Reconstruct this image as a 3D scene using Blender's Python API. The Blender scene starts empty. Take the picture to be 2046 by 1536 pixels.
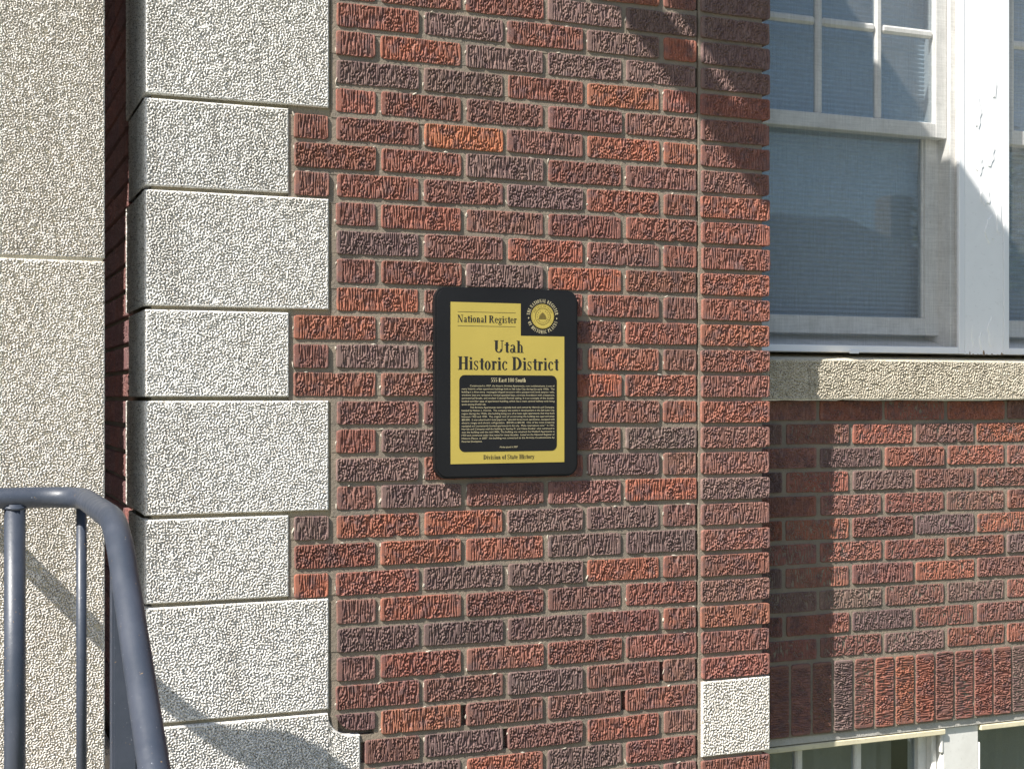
import bpy, bmesh, math, random
import numpy as np
from mathutils import Vector, Matrix

scene = bpy.context.scene
COL = scene.collection
rng = random.Random(7)
nrng = np.random.default_rng(11)

# ------------------------------------------------------------------ camera
EYE = 1.60
cam_d = bpy.data.cameras.new('camera')
cam = bpy.data.objects.new('camera', cam_d)
COL.objects.link(cam)
cam.location = (0.0, -3.2405, EYE)
cam.rotation_euler = (math.radians(90), 0, math.radians(-22.105))
cam_d.sensor_width = 36.0
cam_d.lens = 2800.0 / 2046.0 * 36.0
cam_d.shift_y = 25.6 / 2046.0
cam_d.clip_start = 0.05
cam_d.clip_end = 3000
scene.camera = cam

# ------------------------------------------------------------------ light
SUN = Vector((-2.2, -1.0, 2.4)).normalized()          # towards the sun
sun_el = math.asin(SUN.z)
sun_az = math.atan2(SUN.x, SUN.y)                     # clockwise from +Y
world = bpy.data.worlds.new('World')
scene.world = world
world.use_nodes = True
wn = world.node_tree.nodes
wl = world.node_tree.links
bg = wn['Background']
sky = wn.new('ShaderNodeTexSky')
sky.sky_type = 'NISHITA'
sky.sun_disc = False
sky.sun_elevation = sun_el
sky.sun_rotation = sun_az
sky.air_density = 1.0
sky.dust_density = 1.2
wl.new(sky.outputs[0], bg.inputs[0])
bg.inputs[1].default_value = 0.08
sd = bpy.data.lights.new('sun', 'SUN')
sd.energy = 5.0
sd.angle = math.radians(0.53)
sd.color = (1.0, 0.955, 0.885)
so = bpy.data.objects.new('sun', sd)
COL.objects.link(so)
so.rotation_euler = (-SUN).to_track_quat('-Z', 'Y').to_euler()
so.location = SUN * 30
scene.view_settings.view_transform = 'Standard'
scene.view_settings.look = 'None'
scene.view_settings.gamma = 1.0
scene.view_settings.use_curve_mapping = False
scene.view_settings.exposure = 1.0

# ------------------------------------------------------------------ node helpers
def new_mat(name):
    m = bpy.data.materials.new(name)
    m.use_nodes = True
    nt = m.node_tree
    return m, nt, nt.nodes['Principled BSDF']

def N(nt, t, **kw):
    n = nt.nodes.new(t)
    for k, v in kw.items():
        if k.startswith('i_'):
            n.inputs[k[2:].replace('_', ' ')].default_value = v
        else:
            setattr(n, k, v)
    return n

def L(nt, a, b):
    nt.links.new(a, b)

def ramp(nt, fac, stops, interp='LINEAR'):
    r = nt.nodes.new('ShaderNodeValToRGB')
    r.color_ramp.interpolation = interp
    e = r.color_ramp.elements
    while len(e) < len(stops):
        e.new(0.5)
    for el, (p, c) in zip(e, stops):
        el.position = p
        el.color = (c, c, c, 1) if not hasattr(c, '__len__') else (*c, 1)
    L(nt, fac, r.inputs[0])
    return r

def mixc(nt, fac, a, b, blend='MIX'):
    m = nt.nodes.new('ShaderNodeMix')
    m.data_type = 'RGBA'
    m.blend_type = blend
    if hasattr(fac, 'is_output'):
        L(nt, fac, m.inputs[0])
    else:
        m.inputs[0].default_value = fac
    for s, v in ((m.inputs[6], a), (m.inputs[7], b)):
        if hasattr(v, 'is_output'):
            L(nt, v, s)
        else:
            s.default_value = (*v, 1)
    return m.outputs[2]

def math_n(nt, op, a, b=None, c=None):
    m = nt.nodes.new('ShaderNodeMath')
    m.operation = op
    for s, v in zip(m.inputs, (a, b, c)):
        if v is None:
            continue
        if hasattr(v, 'is_output'):
            L(nt, v, s)
        else:
            s.default_value = v
    return m.outputs[0]

def coords(nt, scale=(1, 1, 1), rand=True):
    tc = N(nt, 'ShaderNodeTexCoord')
    out = tc.outputs['Object']
    if rand:
        oi = N(nt, 'ShaderNodeObjectInfo')
        v = N(nt, 'ShaderNodeVectorMath', operation='SCALE')
        v.inputs[0].default_value = (13.7, 7.1, 23.3)
        L(nt, oi.outputs['Random'], v.inputs['Scale'])
        a = N(nt, 'ShaderNodeVectorMath', operation='ADD')
        L(nt, out, a.inputs[0])
        L(nt, v.outputs[0], a.inputs[1])
        out = a.outputs[0]
    if scale != (1, 1, 1):
        m = N(nt, 'ShaderNodeVectorMath', operation='MULTIPLY')
        L(nt, out, m.inputs[0])
        m.inputs[1].default_value = scale
        out = m.outputs[0]
    return out

def noise(nt, vec, scale, detail=2.0, rough=0.5, dist=0.0):
    n = N(nt, 'ShaderNodeTexNoise')
    n.inputs['Scale'].default_value = scale
    n.inputs['Detail'].default_value = detail
    n.inputs['Roughness'].default_value = rough
    n.inputs['Distortion'].default_value = dist
    L(nt, vec, n.inputs['Vector'])
    return n.outputs['Fac']

# ------------------------------------------------------------------ materials
def brick_material():
    m, nt, b = new_mat('rug_face_brick')
    oi = N(nt, 'ShaderNodeObjectInfo')
    v = coords(nt)
    big = noise(nt, v, 34, 3, 0.6)
    mid = noise(nt, v, 120, 3, 0.6)
    # colour
    base = oi.outputs['Color']
    flash = ramp(nt, big, [(0.46, 0), (0.66, 0.75)])
    c = mixc(nt, flash.outputs[0], base, (0.120, 0.072, 0.074))
    hot = ramp(nt, mid, [(0.55, 0), (0.75, 0.55)])
    warm = mixc(nt, 1.0, base, (1.45, 1.32, 1.2), 'MULTIPLY')
    c = mixc(nt, hot.outputs[0], c, warm)
    spots = ramp(nt, noise(nt, v, 260, 3, 0.65), [(0.58, 0), (0.68, 1)])
    c = mixc(nt, math_n(nt, 'MULTIPLY', spots.outputs[0], 0.6), c, (0.035, 0.028, 0.033))
    # pale mortar haze that was left on some faces
    hz = ramp(nt, noise(nt, v, 19, 4, 0.65), [(0.60, 0), (0.78, 0.28)])
    c = mixc(nt, hz.outputs[0], c, (0.36, 0.31, 0.28))
    sunlit_specks = ramp(nt, noise(nt, v, 390, 2, 0.6), [(0.60, 0), (0.70, 0.55)])  # pale specks that paint the sunlit highlights of the face into the colour
    c = mixc(nt, sunlit_specks.outputs[0], c, (0.44, 0.31, 0.26))
    gp = N(nt, 'ShaderNodeNewGeometry')                # soot and dust that spread over neighbouring bricks
    dirt = ramp(nt, noise(nt, gp.outputs['Position'], 3.1, 5, 0.62), [(0.40, 0), (0.70, 0.38)])
    c = mixc(nt, dirt.outputs[0], c, (0.115, 0.092, 0.080))
    L(nt, c, b.inputs['Base Color'])
    b.inputs['Roughness'].default_value = 0.86
    b.inputs['Specular IOR Level'].default_value = 0.22
    return m

def mortar_material(name, col, dark):
    m, nt, b = new_mat(name)
    v = coords(nt, rand=False)
    n1 = noise(nt, v, 9, 4, 0.6)
    n2 = noise(nt, v, 260, 2, 0.6)
    c = mixc(nt, ramp(nt, n1, [(0.38, 0), (0.68, 1)]).outputs[0], col, dark)
    c = mixc(nt, ramp(nt, n2, [(0.60, 0), (0.72, 0.6)]).outputs[0], c, (0.09, 0.08, 0.075))
    L(nt, c, b.inputs['Base Color'])
    b.inputs['Roughness'].default_value = 0.95
    bp = N(nt, 'ShaderNodeBump')
    bp.inputs['Strength'].default_value = 0.8
    bp.inputs['Distance'].default_value = 0.0025
    L(nt, noise(nt, v, 140, 4, 0.65), bp.inputs['Height'])
    L(nt, bp.outputs[0], b.inputs['Normal'])
    return m

def stone_material(name, col, tint, speck=0.555):
    m, nt, b = new_mat(name)
    v = coords(nt)
    n1 = noise(nt, v, 3.2, 5, 0.6)
    c = mixc(nt, ramp(nt, n1, [(0.40, 0), (0.70, 0.55)]).outputs[0], col, tint)
    st_ = N(nt, 'ShaderNodeVectorMath', operation='MULTIPLY')
    L(nt, v, st_.inputs[0]); st_.inputs[1].default_value = (1, 1, 0.10)
    streak = noise(nt, st_.outputs[0], 22, 4, 0.6)
    c = mixc(nt, ramp(nt, streak, [(0.50, 0), (0.72, 0.50)]).outputs[0], c, tuple(x * .72 for x in tint))
    oi = N(nt, 'ShaderNodeObjectInfo')
    tone = ramp(nt, oi.outputs['Random'], [(0.0, 0.90), (1.0, 1.0)])
    c = mixc(nt, 1.0, c, tone.outputs[0], 'MULTIPLY')
    grains = noise(nt, v, 300, 2, 0.55)
    c = mixc(nt, ramp(nt, grains, [(speck, 0), (speck + 0.045, 0.92)]).outputs[0], c, (0.035, 0.033, 0.034))
    g2 = noise(nt, v, 300, 1, 0.5, 0.3)
    c = mixc(nt, ramp(nt, g2, [(0.63, 0), (0.70, 0.55)]).outputs[0], c, (0.44, 0.34, 0.21))
    L(nt, c, b.inputs['Base Color'])
    b.inputs['Roughness'].default_value = 0.9
    b.inputs['Specular IOR Level'].default_value = 0.25
    return m

def paint_material(name, col, grime, amount=0.6, rough=0.55):
    m, nt, b = new_mat(name)
    v = coords(nt)
    n1 = noise(nt, v, 14, 5, 0.65)
    n2 = noise(nt, v, 90, 3, 0.6)
    c = mixc(nt, ramp(nt, n1, [(0.42, 0), (0.75, amount)]).outputs[0], col, grime)
    c = mixc(nt, ramp(nt, n2, [(0.62, 0), (0.78, amount * 0.8)]).outputs[0], c, tuple(x * 0.55 for x in grime))
    L(nt, c, b.inputs['Base Color'])
    b.inputs['Roughness'].default_value = rough
    bp = N(nt, 'ShaderNodeBump')
    bp.inputs['Strength'].default_value = 0.35
    bp.inputs['Distance'].default_value = 0.0015
    L(nt, noise(nt, v, 60, 4, 0.6), bp.inputs['Height'])
    L(nt, bp.outputs[0], b.inputs['Normal'])
    return m

def flat_material(name, col, rough=0.6, metal=0.0, bump=0.0, bscale=200, var=0.0):
    m, nt, b = new_mat(name)
    if var:
        v = coords(nt, rand=False)
        f = ramp(nt, noise(nt, v, 6, 4, 0.6), [(0.3, 0), (0.7, 1)])
        c = mixc(nt, f.outputs[0], tuple(x * (1 - var) for x in col), tuple(min(1, x * (1 + var)) for x in col))
        L(nt, c, b.inputs['Base Color'])
    else:
        b.inputs['Base Color'].default_value = (*col, 1)
    b.inputs['Roughness'].default_value = rough
    b.inputs['Metallic'].default_value = metal
    if bump:
        v = coords(nt, rand=False)
        bp = N(nt, 'ShaderNodeBump')
        bp.inputs['Strength'].default_value = 0.6
        bp.inputs['Distance'].default_value = bump
        L(nt, noise(nt, v, bscale, 3, 0.6), bp.inputs['Height'])
        L(nt, bp.outputs[0], b.inputs['Normal'])
    return m

def rail_material():
    m, nt, b = new_mat('blue_grey_rail_paint')
    v = coords(nt, rand=False)
    c = mixc(nt, ramp(nt, noise(nt, v, 11, 4, 0.6), [(0.35, 0), (0.7, 1)]).outputs[0],
             (0.033, 0.042, 0.060), (0.048, 0.057, 0.078))
    chip = ramp(nt, noise(nt, v, 85, 3, 0.6), [(0.715, 0), (0.73, 1)])
    c = mixc(nt, chip.outputs[0], c, (0.30, 0.20, 0.10))
    fleck = ramp(nt, noise(nt, v, 240, 2, 0.6), [(0.73, 0), (0.75, 0.8)])
    c = mixc(nt, fleck.outputs[0], c, (0.36, 0.38, 0.42))
    L(nt, c, b.inputs['Base Color'])
    r = ramp(nt, noise(nt, v, 40, 3, 0.6), [(0.3, 0.34), (0.7, 0.50)])
    L(nt, r.outputs[0], b.inputs['Roughness'])
    bp = N(nt, 'ShaderNodeBump')
    bp.inputs['Strength'].default_value = 0.25
    bp.inputs['Distance'].default_value = 0.001
    L(nt, noise(nt, v, 130, 3, 0.6), bp.inputs['Height'])
    L(nt, bp.outputs[0], b.inputs['Normal'])
    return m

def glass_material():
    m, nt, b = new_mat('window_glass')
    nt.nodes.remove(b)
    out = nt.nodes['Material Output']
    tr = N(nt, 'ShaderNodeBsdfTransparent')
    tr.inputs[0].default_value = (0.83, 0.87, 0.90, 1)
    gl = N(nt, 'ShaderNodeBsdfGlossy')
    gl.inputs['Roughness'].default_value = 0.015
    gl.inputs['Color'].default_value = (0.92, 0.96, 1.0, 1)
    fr = N(nt, 'ShaderNodeFresnel')
    geo = N(nt, 'ShaderNodeNewGeometry')              # both faces of the thin pane reflect alike
    ior = math_n(nt, 'ADD', math_n(nt, 'MULTIPLY', geo.outputs['Backfacing'], 1 / 1.58 - 1.58), 1.58)
    L(nt, ior, fr.inputs['IOR'])
    f = math_n(nt, 'MULTIPLY', fr.outputs[0], 1.35)
    mx = N(nt, 'ShaderNodeMixShader')
    L(nt, f, mx.inputs[0])
    L(nt, tr.outputs[0], mx.inputs[1])
    L(nt, gl.outputs[0], mx.inputs[2])
    bp = N(nt, 'ShaderNodeBump')
    bp.inputs['Strength'].default_value = 0.03
    bp.inputs['Distance'].default_value = 0.004
    L(nt, noise(nt, coords(nt), 5, 2, 0.5), bp.inputs['Height'])
    L(nt, bp.outputs[0], gl.inputs['Normal'])
    L(nt, mx.outputs[0], out.inputs[0])
    return m

def screen_material():
    m, nt, b = new_mat('insect_screen_mesh')
    nt.nodes.remove(b)
    out = nt.nodes['Material Output']
    tr = N(nt, 'ShaderNodeBsdfTransparent')
    df = N(nt, 'ShaderNodeBsdfDiffuse')
    df.inputs[0].default_value = (0.30, 0.30, 0.29, 1)
    v = coords(nt, rand=False)
    a = N(nt, 'ShaderNodeVectorMath', operation='MULTIPLY')
    L(nt, v, a.inputs[0]); a.inputs[1].default_value = (1, 1, 0.06)
    c = N(nt, 'ShaderNodeVectorMath', operation='MULTIPLY')
    L(nt, v, c.inputs[0]); c.inputs[1].default_value = (0.06, 1, 1)
    n1 = noise(nt, a.outputs[0], 210, 1, 0.5)
    n2 = noise(nt, c.outputs[0], 210, 1, 0.5)
    n3 = noise(nt, v, 7, 3, 0.6)
    s = math_n(nt, 'ADD', math_n(nt, 'ADD', n1, n2), math_n(nt, 'MULTIPLY', n3, 0.8))
    r = ramp(nt, math_n(nt, 'MULTIPLY', s, 0.357), [(0.32, 0.10), (0.68, 0.36)])
    mx = N(nt, 'ShaderNodeMixShader')
    L(nt, r.outputs[0], mx.inputs[0])
    L(nt, tr.outputs[0], mx.inputs[1])
    L(nt, df.outputs[0], mx.inputs[2])
    L(nt, mx.outputs[0], out.inputs[0])
    return m

M = {}
M['brick'] = brick_material()
M['mortar'] = mortar_material('brick_mortar', (0.245, 0.200, 0.150), (0.165, 0.142, 0.114))
M['joint'] = mortar_material('stone_joint_mortar', (0.34, 0.29, 0.19), (0.22, 0.20, 0.16))
M['stone'] = stone_material('rough_cast_stone', (0.80, 0.78, 0.735), (0.71, 0.67, 0.60))
M['pier'] = stone_material('rough_cast_stone_buff', (0.765, 0.72, 0.65), (0.67, 0.61, 0.53))
M['sill'] = stone_material('sill_stone', (0.62, 0.555, 0.44), (0.48, 0.43, 0.34))
M['white'] = paint_material('white_casing_paint', (0.86, 0.86, 0.86), (0.76, 0.76, 0.76), 0.35)
M['sash'] = paint_material('weathered_sash_paint', (0.74, 0.73, 0.70), (0.46, 0.44, 0.41), 0.6)
M['cream'] = paint_material('cream_head_paint', (0.66, 0.60, 0.42), (0.45, 0.40, 0.28), 0.6)
M['alu'] = flat_material('screen_frame_enamel', (0.80, 0.81, 0.82), 0.35, 0.0, 0.0003, 60)
M['screen'] = screen_material()
M['glass'] = glass_material()
M['shade'] = flat_material('pleated_shade_fabric', (0.60, 0.67, 0.71), 0.9, 0, 0.0004, 700)
M['rail'] = rail_material()
M['black'] = flat_material('black_plaque_enamel', (0.008, 0.008, 0.009), 0.5, 0, 0.0004, 900, 0.2)
M['gold'] = flat_material('satin_gold_plate', (0.50, 0.385, 0.085), 0.38, 0.25, 0.0001, 500, 0.06)
M['black'].node_tree.nodes['Principled BSDF'].inputs['Specular IOR Level'].default_value = 0.3
M['letter_black'] = flat_material('black_letter_enamel', (0.012, 0.011, 0.010), 0.5)
M['letter_gold'] = flat_material('pale_gold_letters', (0.50, 0.43, 0.26), 0.5)
M['seal_dark'] = flat_material('seal_dark_lines', (0.13, 0.09, 0.02), 0.5)
M['concrete'] = mortar_material('step_concrete', (0.46, 0.44, 0.40), (0.36, 0.34, 0.31))
M['dark_room'] = flat_material('dim_room_paint', (0.15, 0.145, 0.13), 0.9, 0, 0, 1, 0.1)
M['post'] = paint_material('off_white_post_paint', (0.66, 0.655, 0.62), (0.50, 0.49, 0.45), 0.5)
M['curtain'] = flat_material('olive_curtain_cloth', (0.36, 0.345, 0.30), 0.9, 0, 0.0005, 300, 0.12)
M['steel'] = flat_material('painted_steel', (0.10, 0.10, 0.11), 0.5)
M['timber'] = flat_material('deck_timber', (0.22, 0.15, 0.09), 0.8, 0, 0.001, 40, 0.2)

# ------------------------------------------------------------------ object helpers
def tag(o, label=None, cat=None, group=None, kind=None):
    if label: o['label'] = label
    if cat: o['category'] = cat
    if group: o['group'] = group
    if kind: o['kind'] = kind
    return o

def thing(name, loc, label, cat, group=None):
    o = bpy.data.objects.new(name, None)
    o.empty_display_size = 0.05
    COL.objects.link(o)
    o.location = loc
    return tag(o, label, cat, group)

def wloc(o):
    v = Vector(o.location)
    return v + wloc(o.parent) if o.parent else v

def place(o, loc, parent):
    o.parent = parent
    o.location = Vector(loc) - (wloc(parent) if parent else Vector((0, 0, 0)))
    return o

def link_mesh(name, me, loc, parent, mat=None):
    if mat is not None and not me.materials:
        me.materials.append(mat)
    o = bpy.data.objects.new(name, me)
    COL.objects.link(o)
    return place(o, loc, parent)

def from_bm(name, bm, mat, parent=None, loc=None, smooth=False):
    """bm holds world coordinates; origin is set to loc (default: its centre)."""
    bm.normal_update()
    if loc is None:
        lo = Vector((min(v.co[i] for v in bm.verts) for i in range(3)))
        hi = Vector((max(v.co[i] for v in bm.verts) for i in range(3)))
        loc = (lo + hi) / 2
    bmesh.ops.translate(bm, verts=bm.verts, vec=-Vector(loc))
    me = bpy.data.meshes.new(name)
    bm.to_mesh(me)
    bm.free()
    if smooth:
        me.polygons.foreach_set('use_smooth', [True] * len(me.polygons))
    return link_mesh(name, me, loc, parent, mat)

def add_box(bm, x0, x1, y0, y1, z0, z1, bevel=0.0, seg=1):
    vs = [bm.verts.new(p) for p in ((x0, y0, z0), (x1, y0, z0), (x1, y1, z0), (x0, y1, z0),
                                    (x0, y0, z1), (x1, y0, z1), (x1, y1, z1), (x0, y1, z1))]
    fs = [bm.faces.new([vs[i] for i in f]) for f in
          ((3, 2, 1, 0), (4, 5, 6, 7), (0, 1, 5, 4), (1, 2, 6, 5), (2, 3, 7, 6), (3, 0, 4, 7))]
    if bevel:
        es = list({e for f in fs for e in f.edges})
        bmesh.ops.bevel(bm, geom=es, offset=bevel, segments=seg, affect='EDGES')

def box(name, x0, x1, y0, y1, z0, z1, mat, parent=None, bevel=0.0, seg=1):
    bm = bmesh.new()
    add_box(bm, x0, x1, y0, y1, z0, z1, bevel, seg)
    return from_bm(name, bm, mat, parent)

def prism_y(name, pts, y0, y1, mat, parent=None, bevel=0.0):
    """polygon in X,Z extruded along Y"""
    bm = bmesh.new()
    a = [bm.verts.new((x, y0, z)) for x, z in pts]
    b_ = [bm.verts.new((x, y1, z)) for x, z in pts]
    n = len(pts)
    f0 = bm.faces.new(a)
    bm.faces.new(b_[::-1])
    for i in range(n):
        bm.faces.new((a[(i + 1) % n], a[i], b_[i], b_[(i + 1) % n]))
    bmesh.ops.recalc_face_normals(bm, faces=bm.faces)
    if bevel:
        bmesh.ops.bevel(bm, geom=list(f0.edges), offset=bevel, segments=2, affect='EDGES')
    return from_bm(name, bm, mat, parent)

def fillet(path, rad, n=8):
    """round the corners of a polyline"""
    P = [Vector(p) for p in path]
    out = [P[0]]
    for i in range(1, len(P) - 1):
        a = (P[i - 1] - P[i]); b = (P[i + 1] - P[i])
        r = min(rad, a.length * .49, b.length * .49)
        p0 = P[i] + a.normalized() * r
        p1 = P[i] + b.normalized() * r
        for k in range(n + 1):
            t = k / n
            out.append(p0 * (1 - t) ** 2 + P[i] * 2 * t * (1 - t) + p1 * t * t)
    out.append(P[-1])
    return out

def tube_bm(bm, path, r, n=20):
    P = [Vector(p) for p in path]
    up = Vector((0.13, 0.21, 0.97)).normalized()
    rings = []
    prev = None
    for i, p in enumerate(P):
        d = ((P[i] - P[i - 1]) if i else Vector((0, 0, 0))).normalized() + \
            ((P[i + 1] - P[i]) if i < len(P) - 1 else Vector((0, 0, 0))).normalized()
        d.normalize()
        if prev is None:
            u = d.orthogonal().normalized()
        else:
            u = (prev - d * prev.dot(d)).normalized()
        prev = u
        w = d.cross(u)
        rings.append([bm.verts.new(p + (u * math.cos(2 * math.pi * k / n) + w * math.sin(2 * math.pi * k / n)) * r) for k in range(n)])
    for a, b_ in zip(rings, rings[1:]):
        for k in range(n):
            bm.faces.new((a[k], a[(k + 1) % n], b_[(k + 1) % n], b_[k]))
    bm.faces.new(rings[0][::-1])
    bm.faces.new(rings[-1])

def tube(name, path, r, mat, parent=None, n=20):
    bm = bmesh.new()
    tube_bm(bm, path, r, n)
    bmesh.ops.recalc_face_normals(bm, faces=bm.faces)
    return from_bm(name, bm, mat, parent, smooth=True)

# ------------------------------------------------------------------ setting: ground, street, steps
def sheet(name, x0, x1, y0, y1, z, mat, nx=1, ny=1):
    bm = bmesh.new()
    vs = [bm.verts.new(p) for p in ((x0, y0, z), (x1, y0, z), (x1, y1, z), (x0, y1, z))]
    bm.faces.new(vs)
    o = from_bm(name, bm, mat, None)
    return tag(o, kind='structure')

M['grass'] = mortar_material('lawn', (0.10, 0.105, 0.045), (0.075, 0.085, 0.035))
M['asphalt'] = mortar_material('asphalt', (0.055, 0.055, 0.056), (0.04, 0.04, 0.042))
M['paving'] = mortar_material('paving_concrete', (0.42, 0.40, 0.36), (0.34, 0.32, 0.29))
sheet('ground', -600, 600, -600, 600, 0.0, M['grass'])
sheet('path', -1.6, 0.6, -8.0, -1.45, 0.012, M['paving'])
sheet('pavement', -300, 300, -9.6, -8.0, 0.016, M['paving'])
sheet('road', -300, 300, -20.0, -11.0, 0.012, M['asphalt'])
st = bpy.data.objects.new('entry_steps', None); COL.objects.link(st)
tag(st, kind='structure')
for i, (y0, y1, z) in enumerate(((-0.9, 0.5, 0.50), (-1.17, -0.9, 0.333), (-1.44, -1.17, 0.167))):
    box('step', -1.5, 0.415, y0 + 0.001, y1, 0.0, z, M['concrete'], st, 0.012, 2)
box('landing', -1.5, 0.415, 0.502, 1.5, 0.0, 0.69, M['concrete'], st, 0.012, 2)

# ------------------------------------------------------------------ bricks
BH, PITCH, ZT = 0.0562, 0.0677, 2.5382           # brick height, course pitch, top of course 0
def ztop(k): return ZT - PITCH * k

def band(nz, nx, dz, dx, wave, aniso, seed, width=.42):
    """band-passed noise on a brick-sized grid; aniso < 1 stretches it upright"""
    r = np.random.default_rng(seed)
    fx = np.fft.fftfreq(nx, dx)[None, :]
    fz = np.fft.fftfreq(nz, dz)[:, None] / aniso
    k = np.sqrt(fx * fx + fz * fz) * wave
    h = np.real(np.fft.ifft2(np.fft.fft2(r.standard_normal((nz, nx))) * np.exp(-((k - 1) / width) ** 2)))
    return h / h.std()

def quad_mesh(name, grid):
    nv, nu = grid.shape[:2]
    V = grid.reshape(-1, 3).astype(np.float32)
    i = np.arange(nu * nv).reshape(nv, nu)
    F = np.stack([i[:-1, :-1], i[:-1, 1:], i[1:, 1:], i[1:, :-1]], -1).reshape(-1, 4).astype(np.int32)
    me = bpy.data.meshes.new(name)
    me.vertices.add(len(V)); me.vertices.foreach_set('co', V.ravel())
    me.loops.add(F.size); me.loops.foreach_set('vertex_index', F.ravel())
    me.polygons.add(len(F)); me.polygons.foreach_set('loop_start', np.arange(0, F.size, 4, dtype=np.int32))
    me.update(calc_edges=True)
    return me

def skirted(co, depth):
    nv, nu = co.shape[:2]
    full = np.zeros((nv + 2, nu + 2, 3))
    full[1:-1, 1:-1] = co
    full[0, 1:-1] = co[0]; full[-1, 1:-1] = co[-1]
    full[1:-1, 0] = co[:, 0]; full[1:-1, -1] = co[:, -1]
    full[0, 0] = co[0, 0]; full[0, -1] = co[0, -1]; full[-1, 0] = co[-1, 0]; full[-1, -1] = co[-1, -1]
    for sl in ((0, slice(None)), (-1, slice(None)), (slice(None), 0), (slice(None), -1)):
        full[sl][..., 1] = depth
    return full

def wobble(n, amp, r, knots=6):
    return np.interp(np.linspace(0, 1, n), np.linspace(0, 1, knots), r.uniform(-amp, amp, knots))

def brick_mesh(name, length, height, depth, seed, foot=None):
    """a brick with a combed and torn face and an uneven outline; front at y=0, body behind it"""
    r = np.random.default_rng(seed)
    dx, dz = .00135, .0020
    nx, nz = int(length / dx) + 1, int(height / dz) + 1
    u = np.linspace(-length / 2, length / 2, nx); v = np.linspace(-height / 2, height / 2, nz)
    U, W = np.meshgrid(u, v)
    px, pz = nx + 40, nz + 40
    comb = band(pz, px, dz, dx, .0052, .10, seed * 3 + 1, .5)[:nz, :nx]
    crumb = band(pz, px, dz, dx, .0062, .70, seed * 3 + 2, .55)[:nz, :nx]
    torn = band(pz, px, dz, dx, .045, .8, seed * 3 + 3, .8)[:nz, :nx]
    m = np.clip(.5 + (torn + r.uniform(-.65, .45)) * 1.1, 0, 1) if length > .13 else np.clip(.1 + torn * .35, 0, .6)
    hc = np.clip((comb + .45) / .60, 0, 1)
    hr_ = np.clip((crumb + .50) / .62, 0, 1) + .25 * np.clip(crumb - .5, 0, 1.5)
    h = hc * (1 - m) + hr_ * m - 1.0
    h += .25 * np.clip(band(pz, px, dz, dx, .02, .9, seed * 3 + 4, .6)[:nz, :nx], -1.5, 1) * m
    # smooth margins at the two ends, thin ones above and below
    el = np.minimum(U + length / 2 - r.uniform(.003, .013), length / 2 - U - r.uniform(.002, .009))
    et = height / 2 - np.abs(W)
    wv = .35 + .65 * np.clip(crumb + .8, 0, 1)
    fade = np.clip(el / .003, 0, 1) * np.clip((et - .0012 * wv) / .0022, 0, 1)
    y = -h * .0050 * fade
    e = np.minimum(et, length / 2 - np.abs(U))
    y += np.clip(.0018 - e, 0, .0018) ** 2 / .0018 * .8
    # outline
    kx = 1 - wobble(nz, .0007, r)[:, None] / (length / 2)
    ch = np.exp(-((length / 2 - np.abs(U)) / .004) ** 2 - ((height / 2 - np.abs(W)) / .004) ** 2) * .0016
    W2 = W + np.where(W > 0, wobble(nx, .0008, r, 9)[None, :], wobble(nx, .0008, r, 9)[None, :]) * (np.abs(W) / (height / 2)) ** 2
    U2 = U * kx - np.sign(U) * ch
    W2 = W2 - np.sign(W) * ch
    for _ in range(int(r.integers(0, 3))):               # a chipped arris here and there
        cx0 = r.uniform(-.5, .5) * length; sg = r.choice((-1, 1))
        g = np.exp(-((U - cx0) / r.uniform(.003, .008)) ** 2 - ((W - sg * height / 2) / .005) ** 2)
        y += g * r.uniform(.001, .003); W2 -= sg * g * r.uniform(.0008, .0028)
    if foot:                                             # cut to a curved stone below
        zf = np.interp(u, *foot)[None, :]
        W2 = height / 2 - (height / 2 - W2) * (height / 2 - zf) / height
    co = np.stack([U2, y, W2], -1)
    me = quad_mesh(name, skirted(co, depth))
    me.materials.append(M['brick'])
    return me

LEN, HEAD = 0.2057, 0.0963
FULL = [brick_mesh('stretcher_brick', LEN, BH, .088, 100 + i) for i in range(14)]
HALF = [brick_mesh('header_brick', HEAD, BH, .088, 200 + i) for i in range(8)]
RED = [(.236, .097, .072), (.256, .101, .072), (.216, .094, .073), (.244, .105, .080)]
BRIGHT = [(.315, .116, .072), (.298, .112, .075)]
PURPLE = [(.182, .116, .102), (.196, .126, .110), (.168, .108, .100)]
BROWN = [(.212, .103, .082), (.228, .111, .088)]
ORANGE = [(.385, .138, .070), (.330, .114, .070)]
def pick_colour():
    t = rng.random()
    pal = RED if t < .50 else BRIGHT if t < .60 else PURPLE if t < .78 else BROWN if t < .992 else ORANGE
    c = rng.choice(pal)
    g = rng.uniform(.88, 1.12)
    return tuple(x * g * rng.uniform(.96, 1.04) for x in c)

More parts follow.
